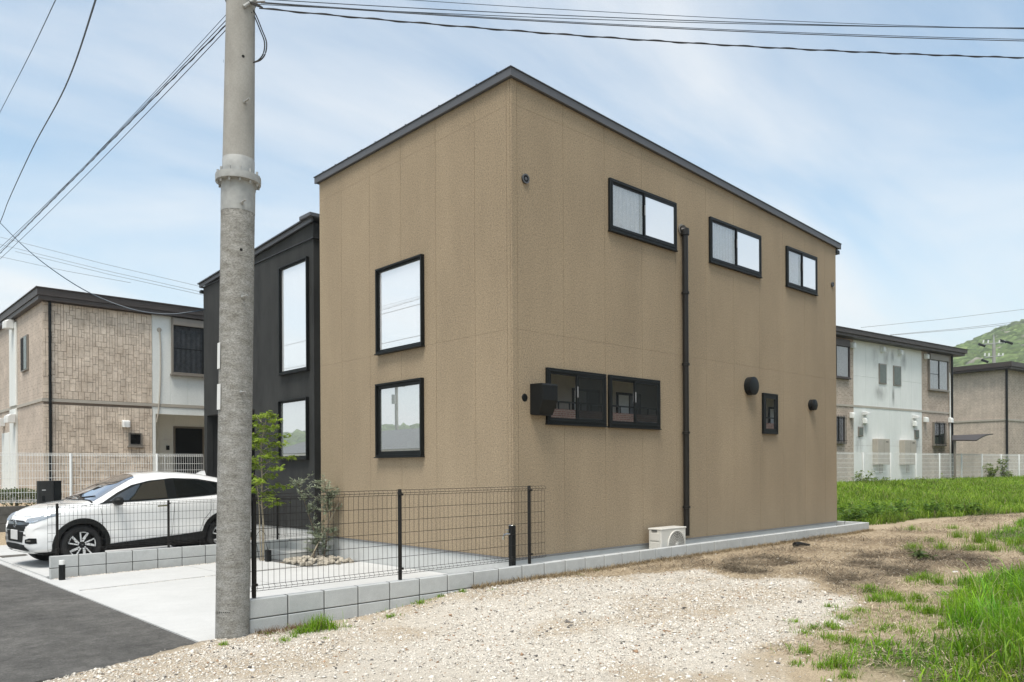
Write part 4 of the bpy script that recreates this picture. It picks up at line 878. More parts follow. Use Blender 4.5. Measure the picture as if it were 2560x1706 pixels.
# ------------------------------------------------------------------ houses across the road and the lot (seen in the window glass)
RH = thing('tiled_house', 'house with a grey tiled roof and brick balcony, mirrored in the lower windows', 'house', (9, -10.6, 0))
MB().box(7, 33, -19, -12.2, -.2, 5.2).build('wall', 'beige', RH); MB().box(7, 33, -12.19, -10.6, -.2, 2.6).build('ground_floor', 'beige', RH)
MB().box(7, 33, -10.75, -10.55, 2.5, 3.55).build('balcony_front', 'brickred', RH)
for x in np.arange(7.1, 33, .55): MB().box(x - .02, x + .02, -10.68, -10.64, 3.55, 3.78).build('rail_post', 'black', RH)
MB().box(7, 33, -10.7, -10.62, 3.78, 3.83).build('handrail', 'black', RH)
for x in (9.2, 12.0, 14.4, 17, 20, 23, 26, 29): 
    wv = MB().box(x, x + 1.5, -12.2, -12.14, 2.75, 4.55).build('window', 'black', RH); MB().box(x + .08, x + .72, -12.138, -12.13, 2.83, 4.45).build('pane', 'curtain', wv); MB().box(x + .8, x + 1.42, -12.138, -12.13, 2.83, 4.45).build('pane', 'curtaingrey', wv)
mb = MB(); vs_ = []; fs_ = []; nu, nv_ = 256, 20
for j in range(nv_ + 1):
    for i in range(nu + 1):
        x = 6.3 + i * .105; s = j / nv_; y = -10.3 - s * 4.6; z = 4.75 + s * 1.9 + .03 * math.sin(i * 2.1) + (.04 * ((j * 1.0) % 1.0)) ; vs_.append((x, y, z))
for j in range(nv_):
    for i in range(nu): a = j * (nu + 1) + i; fs_.append((a, a + 1, a + nu + 2, a + nu + 1))
rr = mb.add(vs_, fs_).build('roof', 'rooftile', RH, True)
for j in range(14): MB().box(6.3, 33.1, -10.32 - j * .33, -10.28 - j * .33, 4.74 + j * .136, 4.83 + j * .136).build('tile_course', 'rooftile', rr)
MB().box(6.3, 33.2, -19.5, -14.9, 6.4, 6.6).build('ridge', 'rooftile', rr)
WH = thing('white_house', 'low pale house across the road, mirrored in the street front windows', 'house', (-16, 24, 0))
MB().box(-19, -11.5, 17, 33, -.3, 2.35).build('wall', 'nbwhite', WH)
MB().prism([(-19.4, 2.36), (-11.1, 2.36), (-15.2, 3.5)], 1, 16.5, 33.5).build('roof', 'rooftile', WH)
for y in (18.5, 22, 26, 29.5): wv = MB().box(-11.5, -11.45, y, y + 1.6, .7, 1.9).build('window', 'taupe', WH); MB().box(-11.448, -11.44, y + .08, y + 1.52, .78, 1.82).build('pane', 'curtaingrey', wv)
def far_pole(x, y, label, h=9.5):
    T = thing('utility_pole', label, 'pole', (x, y, 0)); MB().tube([(x, y, -.3), (x, y, h)], [.16, .11], 14).build('shaft', 'pole2', T)
    for z in (h - .5, h - 1.6): MB().box(x - .8, x + .8, y - .04, y + .04, z - .04, z + .04).build('cross_arm', 'galv', T)
    MB().tube([(x + .25, y, h - 3), (x + .25, y, h - 2.3)], .17, 10).build('transformer', 'galv', T); return T
far_pole(-27, 42, 'utility pole on the far side of the road, mirrored in the lower picture window')
far_pole(EP.x, EP.y, 'utility pole on the grass that carries the far end of the overhead cables')
far_pole(-4.75, 33.5, 'utility pole farther up the street that carries the street cables')
for z, y0 in ((6.3, 16.2), (5.9, 16.2), (5.4, 16.2), (5.0, 16.2), (7.4, 16.2)):
    wire('street_cable', [(-9.65 + .05 * z, y0 + (k - 10) * 3, z + .004 * (k - 10) ** 2 + .15 * math.sin(k)*0) for k in range(21)], .014, 'black cable strung along the far side of the road', 'cables across the road')

# ------------------------------------------------------------------ wooded hills
def hill(name, label, cx, cy, Hh, sg, az0, az1, d0, d1, ncrown, size, seed):
    rg_ = np.random.default_rng(seed)
    hf = lambda x, y: Hh * np.exp(-((x - cx) ** 2 + (y - cy) ** 2) / sg ** 2) * (.92 + .16 * fbm(x, y, .02)) - 3
    g = np.linspace(-2.0 * sg, 2.0 * sg, 70); A, B = np.meshgrid(cx + g, cy + g, indexing='ij'); V = np.stack([A, B, hf(A, B)], -1).reshape(-1, 3)
    I_ = np.arange(70 * 70).reshape(70, 70); Q_ = np.stack([I_[:-1, :-1], I_[1:, :-1], I_[1:, 1:], I_[:-1, 1:]], -1).reshape(-1, 4)
    kind(np_mesh('hill', 'canopy', V, [Q_], np.tile([.05, .075, .03], (len(V), 1)), smooth=True), 'structure')
    bm = bmesh.new(); bmesh.ops.create_icosphere(bm, subdivisions=2, radius=1); bv = np.array([v.co[:] for v in bm.verts]); bm.verts.index_update(); bf = np.array([[v.index for v in f.verts] for f in bm.faces]); bm.free()
    az = rg_.uniform(az0, az1, ncrown); dd_ = rg_.uniform(d0, d1, ncrown); x = CAM.x + dd_ * np.cos(az); y = CAM.y + dd_ * np.sin(az); z = hf(x, y)
    k = z > 1; x, y, z = x[k], y[k], z[k]; n_ = len(x); s = size * rg_.uniform(.55, 1.35, n_)
    dis = 1 + .34 * (rg_.random((n_, len(bv), 1)) - .5)
    P = bv[None] * dis * s[:, None, None] * np.array([1, 1, .85]) + np.stack([x, y, z + s * .45], -1)[:, None]
    tone = rg_.random(n_); base = np.stack([.075 + .075 * tone, .115 + .085 * tone, .035 + .035 * tone], -1) * rg_.uniform(.6, 1.15, (n_, 1))  # crown greens mixed paler, some of the distance haze put into the colour
    pal = rg_.random(n_) < .05; base[pal] = [.2, .19, .15]
    cc = np.repeat(base[:, None], len(bv), 1) * (1 + .35 * (rg_.random((n_, len(bv), 1)) - .5))
    Fc = (bf[None] + np.arange(n_)[:, None, None] * len(bv)).reshape(-1, 3)
    o = np_mesh('woodland', 'canopy', P.reshape(-1, 3), [Fc], cc.reshape(-1, 3)); kind(o, 'stuff'); tag(o, label, 'woodland')
az = R(3.0); hill('hill', 'green woodland covering the hill behind the apartment blocks', CAM.x + 420 * math.cos(az), CAM.y + 420 * math.sin(az), 74, 171, R(3), R(21), 250, 490, 12000, 2.7, 3)
hill('hill', 'green woodland on the low ridge across the road', -300, 400, 24, 190, R(95), R(150), 260, 560, 3200, 4.5, 5)

# ------------------------------------------------------------------ white car in the bay (x forward, y left, z up)
car = thing('parked_car', 'white compact SUV parked in the bay behind the low mesh fence', 'car', (-2.30, 8.20, -.05), R(186))
def interp(tab, x):
    xs_ = [t_[0] for t_ in tab]; return np.array([np.interp(x, xs_, [t_[i] for t_ in tab]) for i in range(1, len(tab[0]))])
#        x     zb    w    zs    zt    wt   drop
TAB = [(-2.17, .42, .62, .78, .84, .50, .03), (-2.14, .34, .74, .88, .98, .56, .03), (-2.08, .30, .80, .95, 1.10, .57, .05), (-1.96, .27, .84, 1.03, 1.27, .565, .07), (-1.80, .25, .865, 1.10, 1.385, .56, .08), (-1.5, .23, .885, 1.125, 1.475, .565, .085),
       (-1.1, .22, .886, 1.105, 1.55, .585, .085), (-.7, .22, .886, 1.085, 1.588, .60, .085), (-.3, .22, .886, 1.065, 1.60, .605, .085), (.05, .22, .886, 1.05, 1.578, .605, .085), (.3, .22, .886, 1.04, 1.515, .605, .085), (.6, .22, .886, 1.03, 1.375, .62, .08),
       (.9, .22, .886, 1.02, 1.195, .66, .06), (1.06, .22, .886, 1.005, 1.095, .70, .045), (1.3, .21, .885, .98, 1.065, .70, .04), (1.6, .21, .872, .945, 1.025, .68, .045), (1.85, .21, .835, .90, .97, .63, .05), (2.0, .215, .78, .85, .905, .58, .05), (2.09, .22, .71, .79, .835, .53, .045), (2.15, .25, .60, .70, .74, .46, .035), (2.175, .32, .46, .60, .64, .36, .03)]
FXC = lambda x: x if x < 1.3 else 1.3 + (x - 1.3) * .84
TAB = [(FXC(t_[0]),) + t_[1:] for t_ in TAB]; TAB.sort(); XN_ = FXC(2.175)
ST = sorted(set([round(v, 3) for v in np.linspace(-2.17, XN_, 150)]))
# smooth the table a little along the length
fine = np.linspace(-2.17, XN_, 400); FT_ = np.array([interp(TAB, x) for x in fine]); ker = np.hanning(19); ker /= ker.sum()
FS = np.stack([np.convolve(np.pad(FT_[:, i], 9, mode='edge'), ker, 'valid') for i in range(6)], 1)
def sect(x):
    zb_, w_, zs_, zt_, wt_, dr_ = [np.interp(x, fine, FS[:, i]) for i in range(6)]
    P = [(0, zb_), (w_ * .8, zb_), (w_ * .965, zb_ + .07), (w_ * 1.0, zb_ + .26), (w_ * .985, zb_ + .42), (w_ * 1.0, zs_ - .16), (w_ * .985, zs_ - .05), (w_ * .945, zs_), (wt_ + .035 + (w_ - wt_) * .12, zt_ - dr_ - .05), (wt_, zt_ - dr_), (wt_ * .82, zt_ - dr_ * .38), (wt_ * .45, zt_ - dr_ * .08), (0, zt_)]
    out = []; sub = [2, 3, 5, 5, 6, 4, 3, 9, 4, 4, 4, 4]
    for i in range(len(P) - 1):
        p0, p1, p2, p3 = P[max(i - 1, 0)], P[i], P[i + 1], P[min(i + 2, len(P) - 1)]
        for k in range(sub[i]):
            t_ = k / sub[i]; q = []
            for a, b, c, d in zip(p0, p1, p2, p3): q.append(.5 * (2 * b + (c - a) * t_ * .6 + (-2 * b * 0 + (-.6 * 2 * a + (.6 - 3) * 2 * b + (3 - 1.2) * 2 * c + .6 * 2 * d) * 0) * t_ ** 2) if False else b + (c - b) * (t_))
            out.append(tuple(q))
    out.append(P[-1]); out = np.array(out)
    for _ in range(2): out[1:-1] = .25 * out[:-2] + .5 * out[1:-1] + .25 * out[2:]
    return out
SEC = [sect(x) for x in ST]; nS = len(SEC[0])
full = []
for x, s in zip(ST, SEC):
    half = [(x, y, z) for y, z in s]; full.append(half + [(x, -y, z) for _, y, z in half[-2:0:-1]])
nR = len(full[0]); BV = [p for r_ in full for p in r_]; BF = []
AXF, AXR, WR = 1.265, -1.345, .335
for i in range(len(ST) - 1):
    for k in range(nR): BF.append((i * nR + k, (i + 1) * nR + k, (i + 1) * nR + (k + 1) % nR, i * nR + (k + 1) % nR))
BF += [tuple(range(nR)), tuple(range(len(BV) - 1, len(BV) - nR - 1, -1))]
bvh = BVHTree.FromPolygons([Vector(p) for p in BV], BF)
def keep(f):
    c_ = sum((Vector(BV[i]) for i in f), Vector()) / len(f)
    if abs(c_.y) < .45: return not (c_.z < .4 and min(abs(c_.x - AXF), abs(c_.x - AXR)) < .4)
    for ax in (AXF, AXR):
        if math.hypot(c_.x - ax, c_.z - .335) < .40: return False
    return True
body = MB().add(BV, [f for f in BF if keep(f)]).build('body', 'car', car, True, local=True)
def proj_(p, d, off=.004):
    h = bvh.ray_cast(Vector(p), Vector(d), 6)
    if h[0] is None: return Vector(p) + Vector(d) * 1.5
    nn = h[1] if h[1].dot(Vector(d)) < 0 else -h[1]; return h[0] + nn * off
def resamp(pts, n):
    pts = [Vector(p) for p in pts]; L_ = [0]
    for a, b in zip(pts[:-1], pts[1:]): L_.append(L_[-1] + (b - a).length)
    out = []
    for k in range(n):
        s = L_[-1] * k / (n - 1); i = max(j for j in range(len(L_) - 1) if L_[j] <= s + 1e-9); t_ = (s - L_[i]) / max(L_[i + 1] - L_[i], 1e-9); out.append(pts[i].lerp(pts[i + 1], min(t_, 1)))
    return out
def patch(lo, hi, view, mat, name, parent=car, n=26, m_=7, off=.004):
    """patch between two outlines given in side (x,z), front (y,z) or wind (x,y) view, laid on the body"""
    lo = resamp([(a, b, 0) for a, b in lo], n); hi = resamp([(a, b, 0) for a, b in hi], n); vs = []; fs = []
    for a, b in zip(lo, hi):
        for j in range(m_):
            q = a.lerp(b, j / (m_ - 1))
            if view == 'L': P = proj_((q.x, 1.6, q.y), (0, -1, 0), off)
            elif view == 'Rr': P = proj_((q.x, -1.6, q.y), (0, 1, 0), off)
            elif view == 'F': P = proj_((3, q.x, q.y), (-1, 0, 0), off)
            else: P = proj_((q.x, q.y, 3), (0, 0, -1), off)
            vs.append(P)
    for i in range(n - 1):
        for j in range(m_ - 1): fs.append((i * m_ + j, (i + 1) * m_ + j, (i + 1) * m_ + j + 1, i * m_ + j + 1))
    return MB().add(vs, fs).build(name, mat, parent, True, local=True)
for sv in ('L', 'Rr'):
    patch([(.98, 1.02), (.5, 1.045), (0, 1.062), (-.3, 1.075), (-.9, 1.105), (-1.35, 1.135), (-1.62, 1.165), (-1.8, 1.225)], [(.90, 1.045), (.62, 1.215), (.36, 1.345), (.05, 1.42), (-.4, 1.462), (-.9, 1.44), (-1.35, 1.36), (-1.8, 1.235)], sv, 'black', 'window_surround', off=.008, n=60)
    patch([(.80, 1.06), (.4, 1.075), (0, 1.085), (-.24, 1.095)], [(.76, 1.085), (.55, 1.21), (.28, 1.34), (-.0, 1.40), (-.24, 1.428)], sv, 'carglass2', 'front_window', off=.013)
    patch([(-.42, 1.105), (-.8, 1.125), (-1.28, 1.155)], [(-.42, 1.434), (-.8, 1.42), (-1.28, 1.348)], sv, 'carglass', 'rear_window', off=.013)
    patch([(-1.32, 1.16), (-1.55, 1.18), (-1.7, 1.212)], [(-1.32, 1.338), (-1.55, 1.275), (-1.7, 1.225)], sv, 'carglass', 'quarter_window', off=.013, n=12, m_=4)
    patch([(.84, .225), (.2, .23), (-.5, .235), (-.93, .245)], [(.84, .32), (.2, .36), (-.5, .40), (-.93, .44)], sv, 'blackplastic', 'sill_cladding', off=.012)
    for xa in (.93, -.33, -1.05):
        sg_ = [(xa + .03, .40), (xa + .0, .7), (xa + (.04 if xa > 0 else -.02), 1.0)] if xa > -1 else [(-.86, .45), (-.93, .65), (-1.08, .82), (-1.1, 1.1)]
        MB().tube([proj_((a, (1.6 if sv == 'L' else -1.6), b), (0, -1 if sv == 'L' else 1, 0), .0005) for a, b in [tuple(v)[:2] for v in resamp([(p[0], p[1], 0) for p in sg_], 12)]], .0035, 4).build('door_gap', 'void', body, local=True)
    for xh in (-.12, ): patch([(xh + .1, .935), (xh - .12, .945)], [(xh + .1, .962), (xh - .12, .972)], sv, 'chrome', 'door_handle', off=.028, n=8, m_=3)
    s = 1 if sv == 'L' else -1
    for ax, nm in ((AXF, 'front'), (AXR, 'rear')):
        vs = []; fs = []; n_ = 40
        for k in range(n_ + 1):
            a = R(-18) + (math.pi + R(36)) * k / n_
            for rr_, off in ((.375, .0), (.385, .016), (.455, .014), (.462, .002)):
                x = ax + rr_ * math.cos(a); z = .335 + rr_ * math.sin(a); vs.append(proj_((x, 1.6 * s, max(z, .235)), (0, -s, 0), off))
        for k in range(n_):
            for j in range(3): fs.append((k * 4 + j, (k + 1) * 4 + j, (k + 1) * 4 + j + 1, k * 4 + j + 1))
        MB().add(vs, fs).build('wheel_arch', 'blackplastic', car, True, local=True)
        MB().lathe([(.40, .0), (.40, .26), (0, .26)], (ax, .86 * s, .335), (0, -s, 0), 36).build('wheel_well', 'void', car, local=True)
        wh = bpy.data.objects.new('wheel', None); COL.objects.link(wh); wh.parent = car; wh['_o'] = (0, 0, 0)
        cy_ = .855 * s
        MB().lathe([(.20, -.2), (.30, -.205), (.328, -.19), (.335, -.15), (.335, -.05), (.328, -.015), (.31, .0), (.275, .004), (.238, -.004), (.232, -.02)], (ax, cy_, .335), (0, s, 0), 48).build('tyre', 'tyre', wh, True, local=True)
        rim = MB().lathe([(.235, -.004), (.236, .002), (.226, .002), (.222, -.03), (.20, -.07), (0, -.075)], (ax, cy_, .335), (0, s, 0), 48).build('rim', 'blackplastic', wh, True, local=True)
        for k in range(5):
            a0 = k * 2 * math.pi / 5 + .35
            mb = MB()
            def pt(r_, a, h=-.006): return (ax + r_ * math.cos(a0 + a) * 1, cy_ + s * h, .335 + r_ * math.sin(a0 + a))
            def bar(p, q, wd, h0=-.012, h1=-.004):
                p = Vector(p); q = Vector(q); d = (q - p).normalized(); nrm = Vector((-d.z, 0, d.x)) * wd / 2; yv = Vector((0, s, 0))
                c8 = [p - nrm, q - nrm, q + nrm, p + nrm]; mb.add([v + yv * h0 for v in c8] + [v + yv * (h1 + .004) for v in c8], [(0, 1, 2, 3), (7, 6, 5, 4), (0, 4, 5, 1), (1, 5, 6, 2), (2, 6, 7, 3), (3, 7, 4, 0)])
            bar(pt(.055, .12), pt(.222, .42), .03); bar(pt(.055, -.3), pt(.222, -.16), .022)
            for q in range(5): bar(pt(.222, -.16 + .58 * q / 5), pt(.222, -.16 + .58 * (q + 1) / 5 + .01), .024)
            bar(pt(.10, .06), pt(.216, .36), .012)
            mb.build('spoke', 'silver', rim, local=True)
        MB().lathe([(0, .006), (.03, .006), (.036, 0), (.036, -.02)], (ax, cy_ - s * .002, .335), (0, s, 0), 20).build('hub_cap', 'blackplastic', rim, local=True)
        for dx in (-.009, .009): MB().box(ax + dx - .003, ax + dx + .003, min(cy_ + s * .004, cy_ + s * .007), max(cy_ + s * .004, cy_ + s * .007), .322, .348).build('emblem', 'chrome', rim, local=True)
        MB().box(ax - .008, ax + .008, min(cy_ + s * .004, cy_ + s * .007), max(cy_ + s * .004, cy_ + s * .007), .3325, .3375).build('emblem', 'chrome', rim, local=True)
    # headlight, fog lamp, mirror
    patch([(.40 * s, .735), (.56 * s, .728), (.70 * s, .745), (.80 * s, .80), (.842 * s, .865)], [(.40 * s, .80), (.56 * s, .825), (.70 * s, .855), (.80 * s, .885), (.842 * s, .895)], 'F', 'lamp', 'headlight', off=.006)
    patch([(.44 * s, .738), (.6 * s, .735), (.74 * s, .77)], [(.44 * s, .758), (.6 * s, .757), (.74 * s, .79)], 'F', 'chrome', 'daytime_lamp', off=.009, n=14, m_=3)
    patch([(.50 * s, .40), (.6 * s, .385), (.73 * s, .40)], [(.50 * s, .455), (.6 * s, .485), (.73 * s, .485)], 'F', 'blackplastic', 'fog_lamp_bezel', off=.006, n=16, m_=5)
    patch([(.54 * s, .428), (.63 * s, .43)], [(.54 * s, .447), (.63 * s, .452)], 'F', 'chrome', 'fog_lamp', off=.010, n=8, m_=3)
    mr = MB().lathe([(0, -.10), (.05, -.098), (.085, -.06), (.095, 0), (.09, .04), (0, .045)], (0, 0, 0), (1, 0, 0), 18)
    mr.v = [(.70 - p[0] * .95, s * (.985 + p[1] * 1.25), 1.075 + p[2] * .8) for p in mr.v]; mo = mr.build('mirror', 'blackplastic', car, True, local=True)
    MB().tube([(.72, s * .84, 1.03), (.72, s * .93, 1.05)], .025, 8).build('arm', 'blackplastic', mo, local=True)
patch([(-.46, .60), (-.2, .59), (.2, .59), (.46, .60)], [(-.50, .735), (-.3, .765), (.3, .765), (.50, .735)], 'F', 'blackplastic', 'upper_grille', off=.005, n=30)
patch([(-.52, .70), (-.3, .69), (.3, .69), (.52, .70)], [(-.52, .745), (-.3, .735), (.3, .735), (.52, .745)], 'F', 'carglass', 'grille_bar', off=.012, n=30, m_=3)
patch([(-.36, .40), (.36, .40)], [(-.42, .585), (.42, .585)], 'F', 'blackplastic', 'lower_grille', off=.005, n=24)
patch([(-.55, .27), (0, .265), (.55, .27)], [(-.45, .365), (0, .375), (.45, .365)], 'F', 'blackplastic', 'lower_intake', off=.005, n=24)
patch([(-.62, .235), (0, .232), (.62, .235)], [(-.64, .26), (0, .256), (.64, .26)], 'F', 'silver', 'skid_strip', off=.02, n=24, m_=3)
MB().cbox(XN_ + .01, XN_ + .025, -.165, .165, .44, .605, .004).build('number_plate', 'white', car, local=True)
em = MB().box(XN_ - .003, XN_ + .013, -.042, -.03, .675, .745).box(XN_ - .003, XN_ + .013, .03, .042, .675, .745).box(XN_ - .003, XN_ + .013, -.03, .03, .70, .715).build('emblem', 'chrome', car, local=True)
MB().lathe([(.058, 0), (.062, .006), (.066, 0)], (XN_ + .003, 0, .71), (1, 0, 0), 24).build('emblem_ring', 'chrome', em, local=True)
# windscreen, rear screen, bonnet lines
patch([(1.02, -.685), (1.07, -.35), (1.08, 0), (1.07, .35), (1.02, .685)], [(.25, -.53), (.19, -.3), (.17, 0), (.19, .3), (.25, .53)], 'T', 'carscreen', 'windscreen', off=.005, n=30, m_=14)
patch([(1.06, -.72), (1.11, 0), (1.06, .72)], [(1.03, -.70), (1.078, 0), (1.03, .70)], 'T', 'blackplastic', 'wiper_cowl', off=.009, n=20, m_=3)
for y0 in (-.5, .05): MB().tube([proj_((1.05, y0, 3), (0, 0, -1), .02), proj_((.93, y0 + .5, 3), (0, 0, -1), .018)], .008, 5).build('wiper', 'black', car, local=True)
for s in (1, -1): MB().tube([proj_((x, s * y, 3), (0, 0, -1), .001) for x, y in ((1.04, .74), (1.4, .735), (1.66, .70), (1.86, .60), (1.93, .45), (1.955, .2))], .004, 4).build('bonnet_gap', 'void', body, local=True)
fnm = MB().add([(-1.18, .0, 1.53), (-1.42, .022, 1.49), (-1.42, -.022, 1.49), (-1.40, 0, 1.60), (-1.33, 0, 1.60)], [(0, 1, 3, 4), (0, 4, 3, 2), (1, 2, 3), (0, 2, 1)]).build('aerial_fin', 'car', car, True, local=True)
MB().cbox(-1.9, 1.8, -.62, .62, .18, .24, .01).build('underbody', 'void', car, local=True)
MB().box(-1.3, .6, -.5, .5, .5, 1.0).build('cabin', 'void', car, local=True)

# ------------------------------------------------------------------ plants
def leafcloud(pts, dirs, L, Wd, cols, lobes=1, droop=.25, seed=1, fold=.1):
    """leaf-sized faces: one kite per lobe"""
    rg_ = np.random.default_rng(seed); n_ = len(pts); V = []; Fq = []; CC = []
    lob = np.linspace(-1.05, 1.05, lobes) if lobes > 1 else np.array([0.]); base = 0
    d = dirs / np.linalg.norm(dirs, axis=1, keepdims=True); upv = np.tile([0, 0, 1.], (n_, 1)) + rg_.normal(0, .35, (n_, 3)); sd_ = np.cross(d, upv); sd_ /= np.linalg.norm(sd_, axis=1, keepdims=True) + 1e-9; nn = np.cross(sd_, d)
    sz = rg_.uniform(.7, 1.25, (n_, 1))
    for a in lob:
        f = d * math.cos(a) + sd_ * math.sin(a); s = -d * math.sin(a) + sd_ * math.cos(a); l = L * sz * (1 - .3 * abs(a)); w_ = Wd * sz
        p0 = pts; p1 = pts + f * l * .45 + s * w_ / 2 - nn * fold * l * .2; p2 = pts + f * l - np.array([0, 0, 1]) * droop * l; p3 = pts + f * l * .45 - s * w_ / 2 - nn * fold * l * .2
        V.append(np.stack([p0, p1, p2, p3], 1).reshape(-1, 3)); CC.append(np.repeat(cols, 4, 0)); Fq.append(np.arange(base, base + 4 * n_).reshape(-1, 4)); base += 4 * n_
    return np.concatenate(V), np.concatenate(Fq), np.concatenate(CC)
def plant(name, label, cat, base, stems, mat, leaf, group=None):
    T = thing(name, label, cat, base, 0, group)
    for nm, mb in stems: mb.build(nm, mat, T, True)
    V, Fq, CC = leaf; V = V - np.array(base); np_mesh('crown', 'leaf', V, [Fq], CC, T); return T
# maple
rg_ = np.random.default_rng(11); mbx, mby = -1.02, 5.42; tr = MB(); br = MB()
tp_ = [(mbx, mby, -.08), (mbx + .01, mby, .5), (mbx - .01, mby + .01, 1.0), (mbx - .0, mby + .02, 1.5), (mbx - .02, mby, 2.0), (mbx + .05, mby - .06, 2.45)]
tr.tube(spline(tp_), [.024 - .0195 * k / 40 for k in range(41)], 8)
tr.tube(spline([(mbx - .03, mby + .02, -.08), (mbx - .04, mby + .03, .5), (mbx - .05, mby + .04, .95), (mbx - .09, mby + .06, 1.4)]), .009, 6)
LP = []; LDI = []
for k in range(30):
    h = .86 + 1.65 * (k / 29) ** .95; a = k * 2.4 + rg_.uniform(-.4, .4); L_ = (.56 - .30 * abs((h - 1.45) / 1.1)) * rg_.uniform(.65, 1.1); L_ = max(.12, L_)
    o = Vector((mbx + .02 * math.sin(h * 4), mby, h)); e = o + Vector((math.cos(a) * L_, math.sin(a) * L_, .12 * L_ + rg_.uniform(.0, .12))); mid = o.lerp(e, .5) + Vector((0, 0, .08 * L_ + .03))
    sp_ = spline([o, mid, e], 6); br.tube(sp_, [.006 - .0045 * i / (len(sp_) - 1) for i in range(len(sp_))], 5)
    for q in range(int(34 + 20 * L_)):
        t_ = rg_.uniform(.25, 1.06); p = o.lerp(mid, min(t_ * 2, 1)) if t_ < .5 else mid.lerp(e, (t_ - .5) * 2); j = rg_.normal(0, 1, 3) * np.array([.055, .055, .02]); LP.append(np.array(p) + j); LDI.append([math.cos(a) + rg_.normal(0, .8), math.sin(a) + rg_.normal(0, .8), -.18 + rg_.normal(0, .2)])
LP = np.array(LP); LDI = np.array(LDI); tn = rg_.random((len(LP), 1)); cl = np.array([[.20, .30, .03]]) * (1 - tn) + np.array([[.34, .44, .055]]) * tn
plant('maple_sapling', 'slim young maple with bright green leaves by the charcoal wing', 'tree', (mbx, mby, -.06), [('trunk', tr), ('branch', br)], 'barkpale', leafcloud(LP, LDI, .068, .02, cl, 5, .3, 2))
MB()
bx_ = MB().cbox(-1.06, -.98, 5.16, 5.26, -.06, .16, .006).build('garden_spotlight', 'blackplastic'); tag(bx_, 'small black garden light box at the foot of the maple', 'garden light')
MB().tube(spline([(-1.03, 5.2, .16), (-1.05, 5.24, .3), (-1.03, 5.3, .42), (-1.1, 5.33, .5), (-1.2, 5.3, .38), (-1.19, 5.28, .2), (-1.15, 5.26, -.02)]), .005, 5).build('cable', 'wire', bx_)
# olive
rg_ = np.random.default_rng(5); ox, oy = -.27, 4.78; tr = MB(); br = MB(); LP = []; LDI = []
leads = [[(ox - .1, oy + .05, -.05), (ox + .0, oy, .3), (ox + .16, oy - .12, .7), (ox + .06, oy - .2, 1.05), (ox + .0, oy - .35, 1.36)], [(ox, oy, -.05), (ox - .03, oy + .05, .35), (ox - .14, oy + .1, .75), (ox - .24, oy + .1, 1.05), (ox - .3, oy + .18, 1.33)], [(ox + .03, oy - .1, -.05), (ox + .05, oy - .2, .4), (ox + .04, oy - .26, .8), (ox - .05, oy - .3, 1.38)]]
for ld in leads:
    sp_ = spline(ld, 8); tr.tube(sp_, [.014 - .010 * i / (len(sp_) - 1) for i in range(len(sp_))], 7)
    for q in range(34):
        i = int(rg_.uniform(.08, 1) * (len(sp_) - 1)); o = sp_[i]; a = rg_.uniform(0, 6.28); L_ = rg_.uniform(.08, .26); e = o + Vector((math.cos(a) * L_, math.sin(a) * L_, rg_.uniform(-.02, .2)))
        if .52 < o.z < .78 and rg_.random() < .75: continue
        br.tube([o, o.lerp(e, .5) + Vector((0, 0, .01)), e], [.004, .003, .0015], 4)
        for k in range(40):
            t_ = rg_.uniform(.05, 1.05); LP.append(np.array(o.lerp(e, t_)) + rg_.normal(0, .008, 3)); LDI.append([math.cos(a) + rg_.normal(0, .9), math.sin(a) + rg_.normal(0, .9), .35 + rg_.normal(0, .5)])
LP = np.array(LP); LDI = np.array(LDI); tn = rg_.random((len(LP), 1)); cl = np.array([[.17, .215, .12]]) * (1 - tn) + np.array([[.46, .50, .38]]) * tn
plant('olive_tree', 'grey green young olive tree in the stone bed at the brown corner', 'olive tree', (ox, oy, -.03), [('trunk', tr), ('branch', br)], 'bark', leafcloud(LP, LDI, .066, .019, cl, 1, .05, 4))
sk = MB().tube([(-.5, 4.72, -.05), (ox + .25, oy - .28, .98)], .012, 7).build('support_stake', 'barkpale'); tag(sk, 'thin wooden stake leaning against the olive tree', 'stake')
# bed stones: each one its own piece
bm = bmesh.new(); bmesh.ops.create_icosphere(bm, subdivisions=2, radius=1); sv0 = [v.co.copy() for v in bm.verts]; bm.verts.index_update(); sf = [tuple(v.index for v in f.verts) for f in bm.faces]; bm.free(); SM = []
for k in range(6):
    r_ = random.Random(k); ax_ = [Vector((r_.gauss(0, 1), r_.gauss(0, 1), r_.gauss(0, 1))).normalized() for _ in range(7)]
    vs_ = []
    for v in sv0:
        s_ = min(.75 + .3 * r_.random() * .2, *[.62 + .3 * i / 6 if v.dot(a) > .55 else 9 for i, a in enumerate(ax_)]) if any(v.dot(a) > .55 for a in ax_) else .95
        vs_.append(v * s_)
    SM.append(MB().add(vs_, sf).mesh('stone', 'stone'))
for k in range(120):
    x = random.uniform(-.95, -.04); y = random.uniform(3.8, 5.05)
    if x > -.3 and y > 4.95: continue
    if (x + .45) ** 2 / .28 + (y - 4.42) ** 2 / .42 > 1.15: continue
    s_ = random.uniform(.03, .07); o = bpy.data.objects.new('garden_stone', random.choice(SM)); COL.objects.link(o); o.location = (x, y, -.03 + s_ * .45); o.rotation_euler = (random.uniform(-.4, .4), random.uniform(-.4, .4), random.uniform(0, 6)); o.scale = (s_ * 1.25, s_ * .95, s_ * .75)
    tag(o, 'tan stone in the small bed round the olive tree', 'stone', 'stones round the olive tree')

